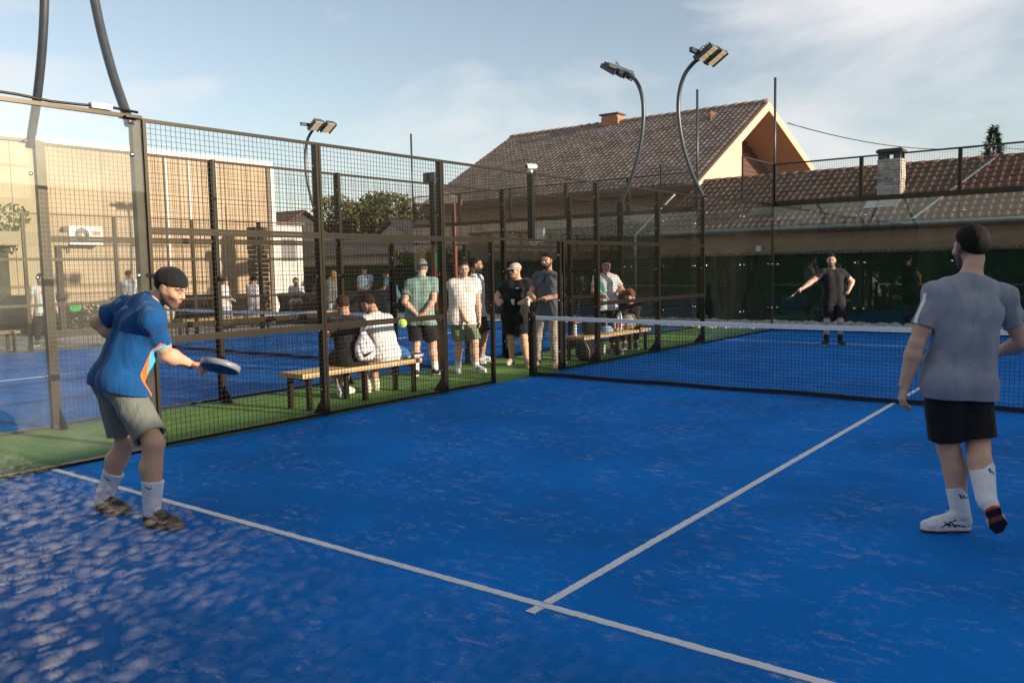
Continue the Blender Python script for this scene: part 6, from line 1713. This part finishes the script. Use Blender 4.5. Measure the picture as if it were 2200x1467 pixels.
# ------------------------------------------------------------------ things on and under the benches
def blob(name, label, cat, c, prims, col, part, foldk=.004, seed=9, h=.010, paint=None, m=None):
    T = thing(name, label, cat, tuple(c)); f = Field(); c = np.asarray(c, float)
    for q in prims:
        if len(q) == 4 and np.ndim(q[1]): f.cone(c+np.array(q[0]), c+np.array(q[1]), q[2], q[3], .03)
        else: f.ell(c+np.array(q[0]), np.array(q[1]), .03)
    f.mods.append(lambda p, d: np.maximum(d+folds(p, foldk, seed, 1.3), c[2]+.002-p[:, 2]))
    lo, hi = f.bbox(); V, Q = polygonise(f, lo, hi, h)
    cols = np.tile(np.array(col, float), (len(V), 1))
    if paint: cols = paint((V-c)[:, 0], (V-c)[:, 1], (V-c)[:, 2], cols)
    obj(part, np_mesh(part, V-c, Q, True, cols), T, matl=m or M_CLOTHF)
    return T
blob('towel', 'crumpled blue towel lying on the near bench beside the man in white', 'towel', (-.62,-2.17,.442), [((0,0,.06),(.12,.09,.09)), ((-.03,-.06,.10),(.09,.06,.08)), ((.02,.06,.03),(.12,.06,.05))], (.045,.16,.36), 'cloth', .010)
racket('racket with pale rim lying flat at the end of the near bench', (-.50,-2.16,.470), (-.60,-1.98,.471), (0,0,1), (.05,.03,.06), (.55,.5,.5), (.3,.3,.3))
T = blob('sun_hat', 'pale blue cap resting on the far bench', 'cap', (-.55,3.02,.422), [((0,0,.02),(.115,.125,.115))], (.34,.42,.56), 'crown', .002)
MB().prism([(-.10,-.08,.015),(.0,-.21,.006),(.08,-.20,.006),(.11,-.06,.015)], (0,0,.008)).build('brim', mat('cap_blue', (.34,.42,.56), .8), T)
drawstring('black and white striped drawstring bag with red print on the far bench', (-.56,3.42,.425), (.8,-.55,0), (0.12,.1,1), (.62,.6,.58), .92, 'stripes')
blob('duffel_bag', 'beige crumpled bag on the end of the far bench', 'bag', (-.58,3.86,.422), [((0,0,.12),(.15,.2,.14)), ((0,.05,.2),(.1,.14,.09))], (.30,.26,.20), 'sack', .012)
T = thing('water_bottle', 'white water bottle with red cap standing on the near end of the far bench', 'bottle', (-.66,2.12,.422))
MB().lathe((0,0,0), [(.034,0),(.037,.01),(.037,.15),(.034,.16),(.037,.17),(.030,.20)], 14).build('body', mat('bottle_white', (.6,.62,.63), .3), T)
MB().lathe((0,0,.2005), [(.032,0),(.036,.01),(.036,.055),(.026,.07),(.012,.085)], 14).build('cap', mat('bottle_red', (.55,.05,.03), .4), T)
T = blob('backpack', 'black backpack leaning under the near end of the far bench', 'bag', (-.42,2.05,.004), [((0,0,.16),(.15,.17,.17)), ((-.03,.0,.27),(.11,.13,.12)), ((.08,.02,.10),(.10,.13,.10))], (.013,.013,.015), 'sack', .008)
MB().tube([(.08,-.1,.33),(.17,-.12,.2),(.17,-.12,.06)], .012, 6).build('strap', mat('strap_grey', (.35,.34,.32), .7), T)
MB().tube([(-.05,-.03,.37),(-.03,.0,.42),(0.0,.04,.37)], .010, 6).build('handle', M_BLACK, T)
blob('sports_bag', 'dark sports bag with pale marks lying under the middle of the far bench', 'bag', (-.60,2.72,.004), [((0,0,.11),(.16,.2,.12)), ((.03,.06,.16),(.12,.14,.08))], (.02,.02,.022), 'sack', .010, paint=lambda x, y, z, c: np.where(((np.sin(x*45+y*20) > .86) | (z < .02))[:, None], .45, c))
blob('black_bag', 'black soft bag on the near half of the far bench', 'bag', (-.58,2.55,.422), [((0,0,.10),(.16,.22,.13)), ((-.02,-.08,.2),(.1,.12,.12))], (.012,.012,.013), 'sack', .010)
def loose_shoe(label, x, y, a, col):
    T = thing('sports_shoe', label, 'shoe', (x, y, .004), a, 'empty shoes under the far bench')
    f = Field(); f.cone((0,.05,.05),(0,.19,.035),.043,.040,.02); f.cone((0,.19,.035),(0,.25,.03),.042,.03,.02); f.cone((0,.05,.055),(0,.052,.09),.043,.04,.02)
    f.cone((0,.06,.10),(0,.12,.075),.028,.02,.01,sub=True); f.mods.append(lambda p, d: np.maximum(np.maximum(d, .02-p[:, 2]), p[:, 2]-.10))
    lo, hi = f.bbox(); V, Q = polygonise(f, lo, hi, .008); obj('upper', np_mesh('upper', V, Q, True, np.tile(np.array(col), (len(V), 1))), T, matl=M_SHOE)
    out = [(.036,.0),(.04,.08),(.048,.19),(.035,.26),(0,.285),(-.038,.26),(-.048,.19),(-.04,.08),(-.036,.0),(0,-.01)]
    MB().prism([(a_, b_+.02, 0.0) for a_, b_ in out], (0,0,.022)).build('sole', mat('sole_white', (.6,.6,.6), .6), T)
loose_shoe('grey running shoe under the far bench, nearer the court', -.38, 3.30, 1.2, (.12,.12,.12))
loose_shoe('grey running shoe under the far bench, behind its pair', -.50, 3.42, 1.0, (.14,.14,.14))
T = thing('ball_tube', 'clear tube of bright green balls lying on the turf by the doorway', 'tube', (-.30,1.22,.044), math.radians(15))
for k in range(3): MB().lathe((0,.07*k,0), [(.033*math.sin(a_), -.033*math.cos(a_)) for a_ in np.linspace(.05, math.pi-.05, 9)], 14).build('ball', mat('ball_green', (.16,.55,.03), .9), T)
MB().lathe((0,-.045,0), [(.0375,0),(.0375,.235),(.0365,.235),(.0365,.001)], 16, axis=(0,1,0)).build('tube_wall', glass_mat('clear_plastic', (.95,.97,.95), .02), T)
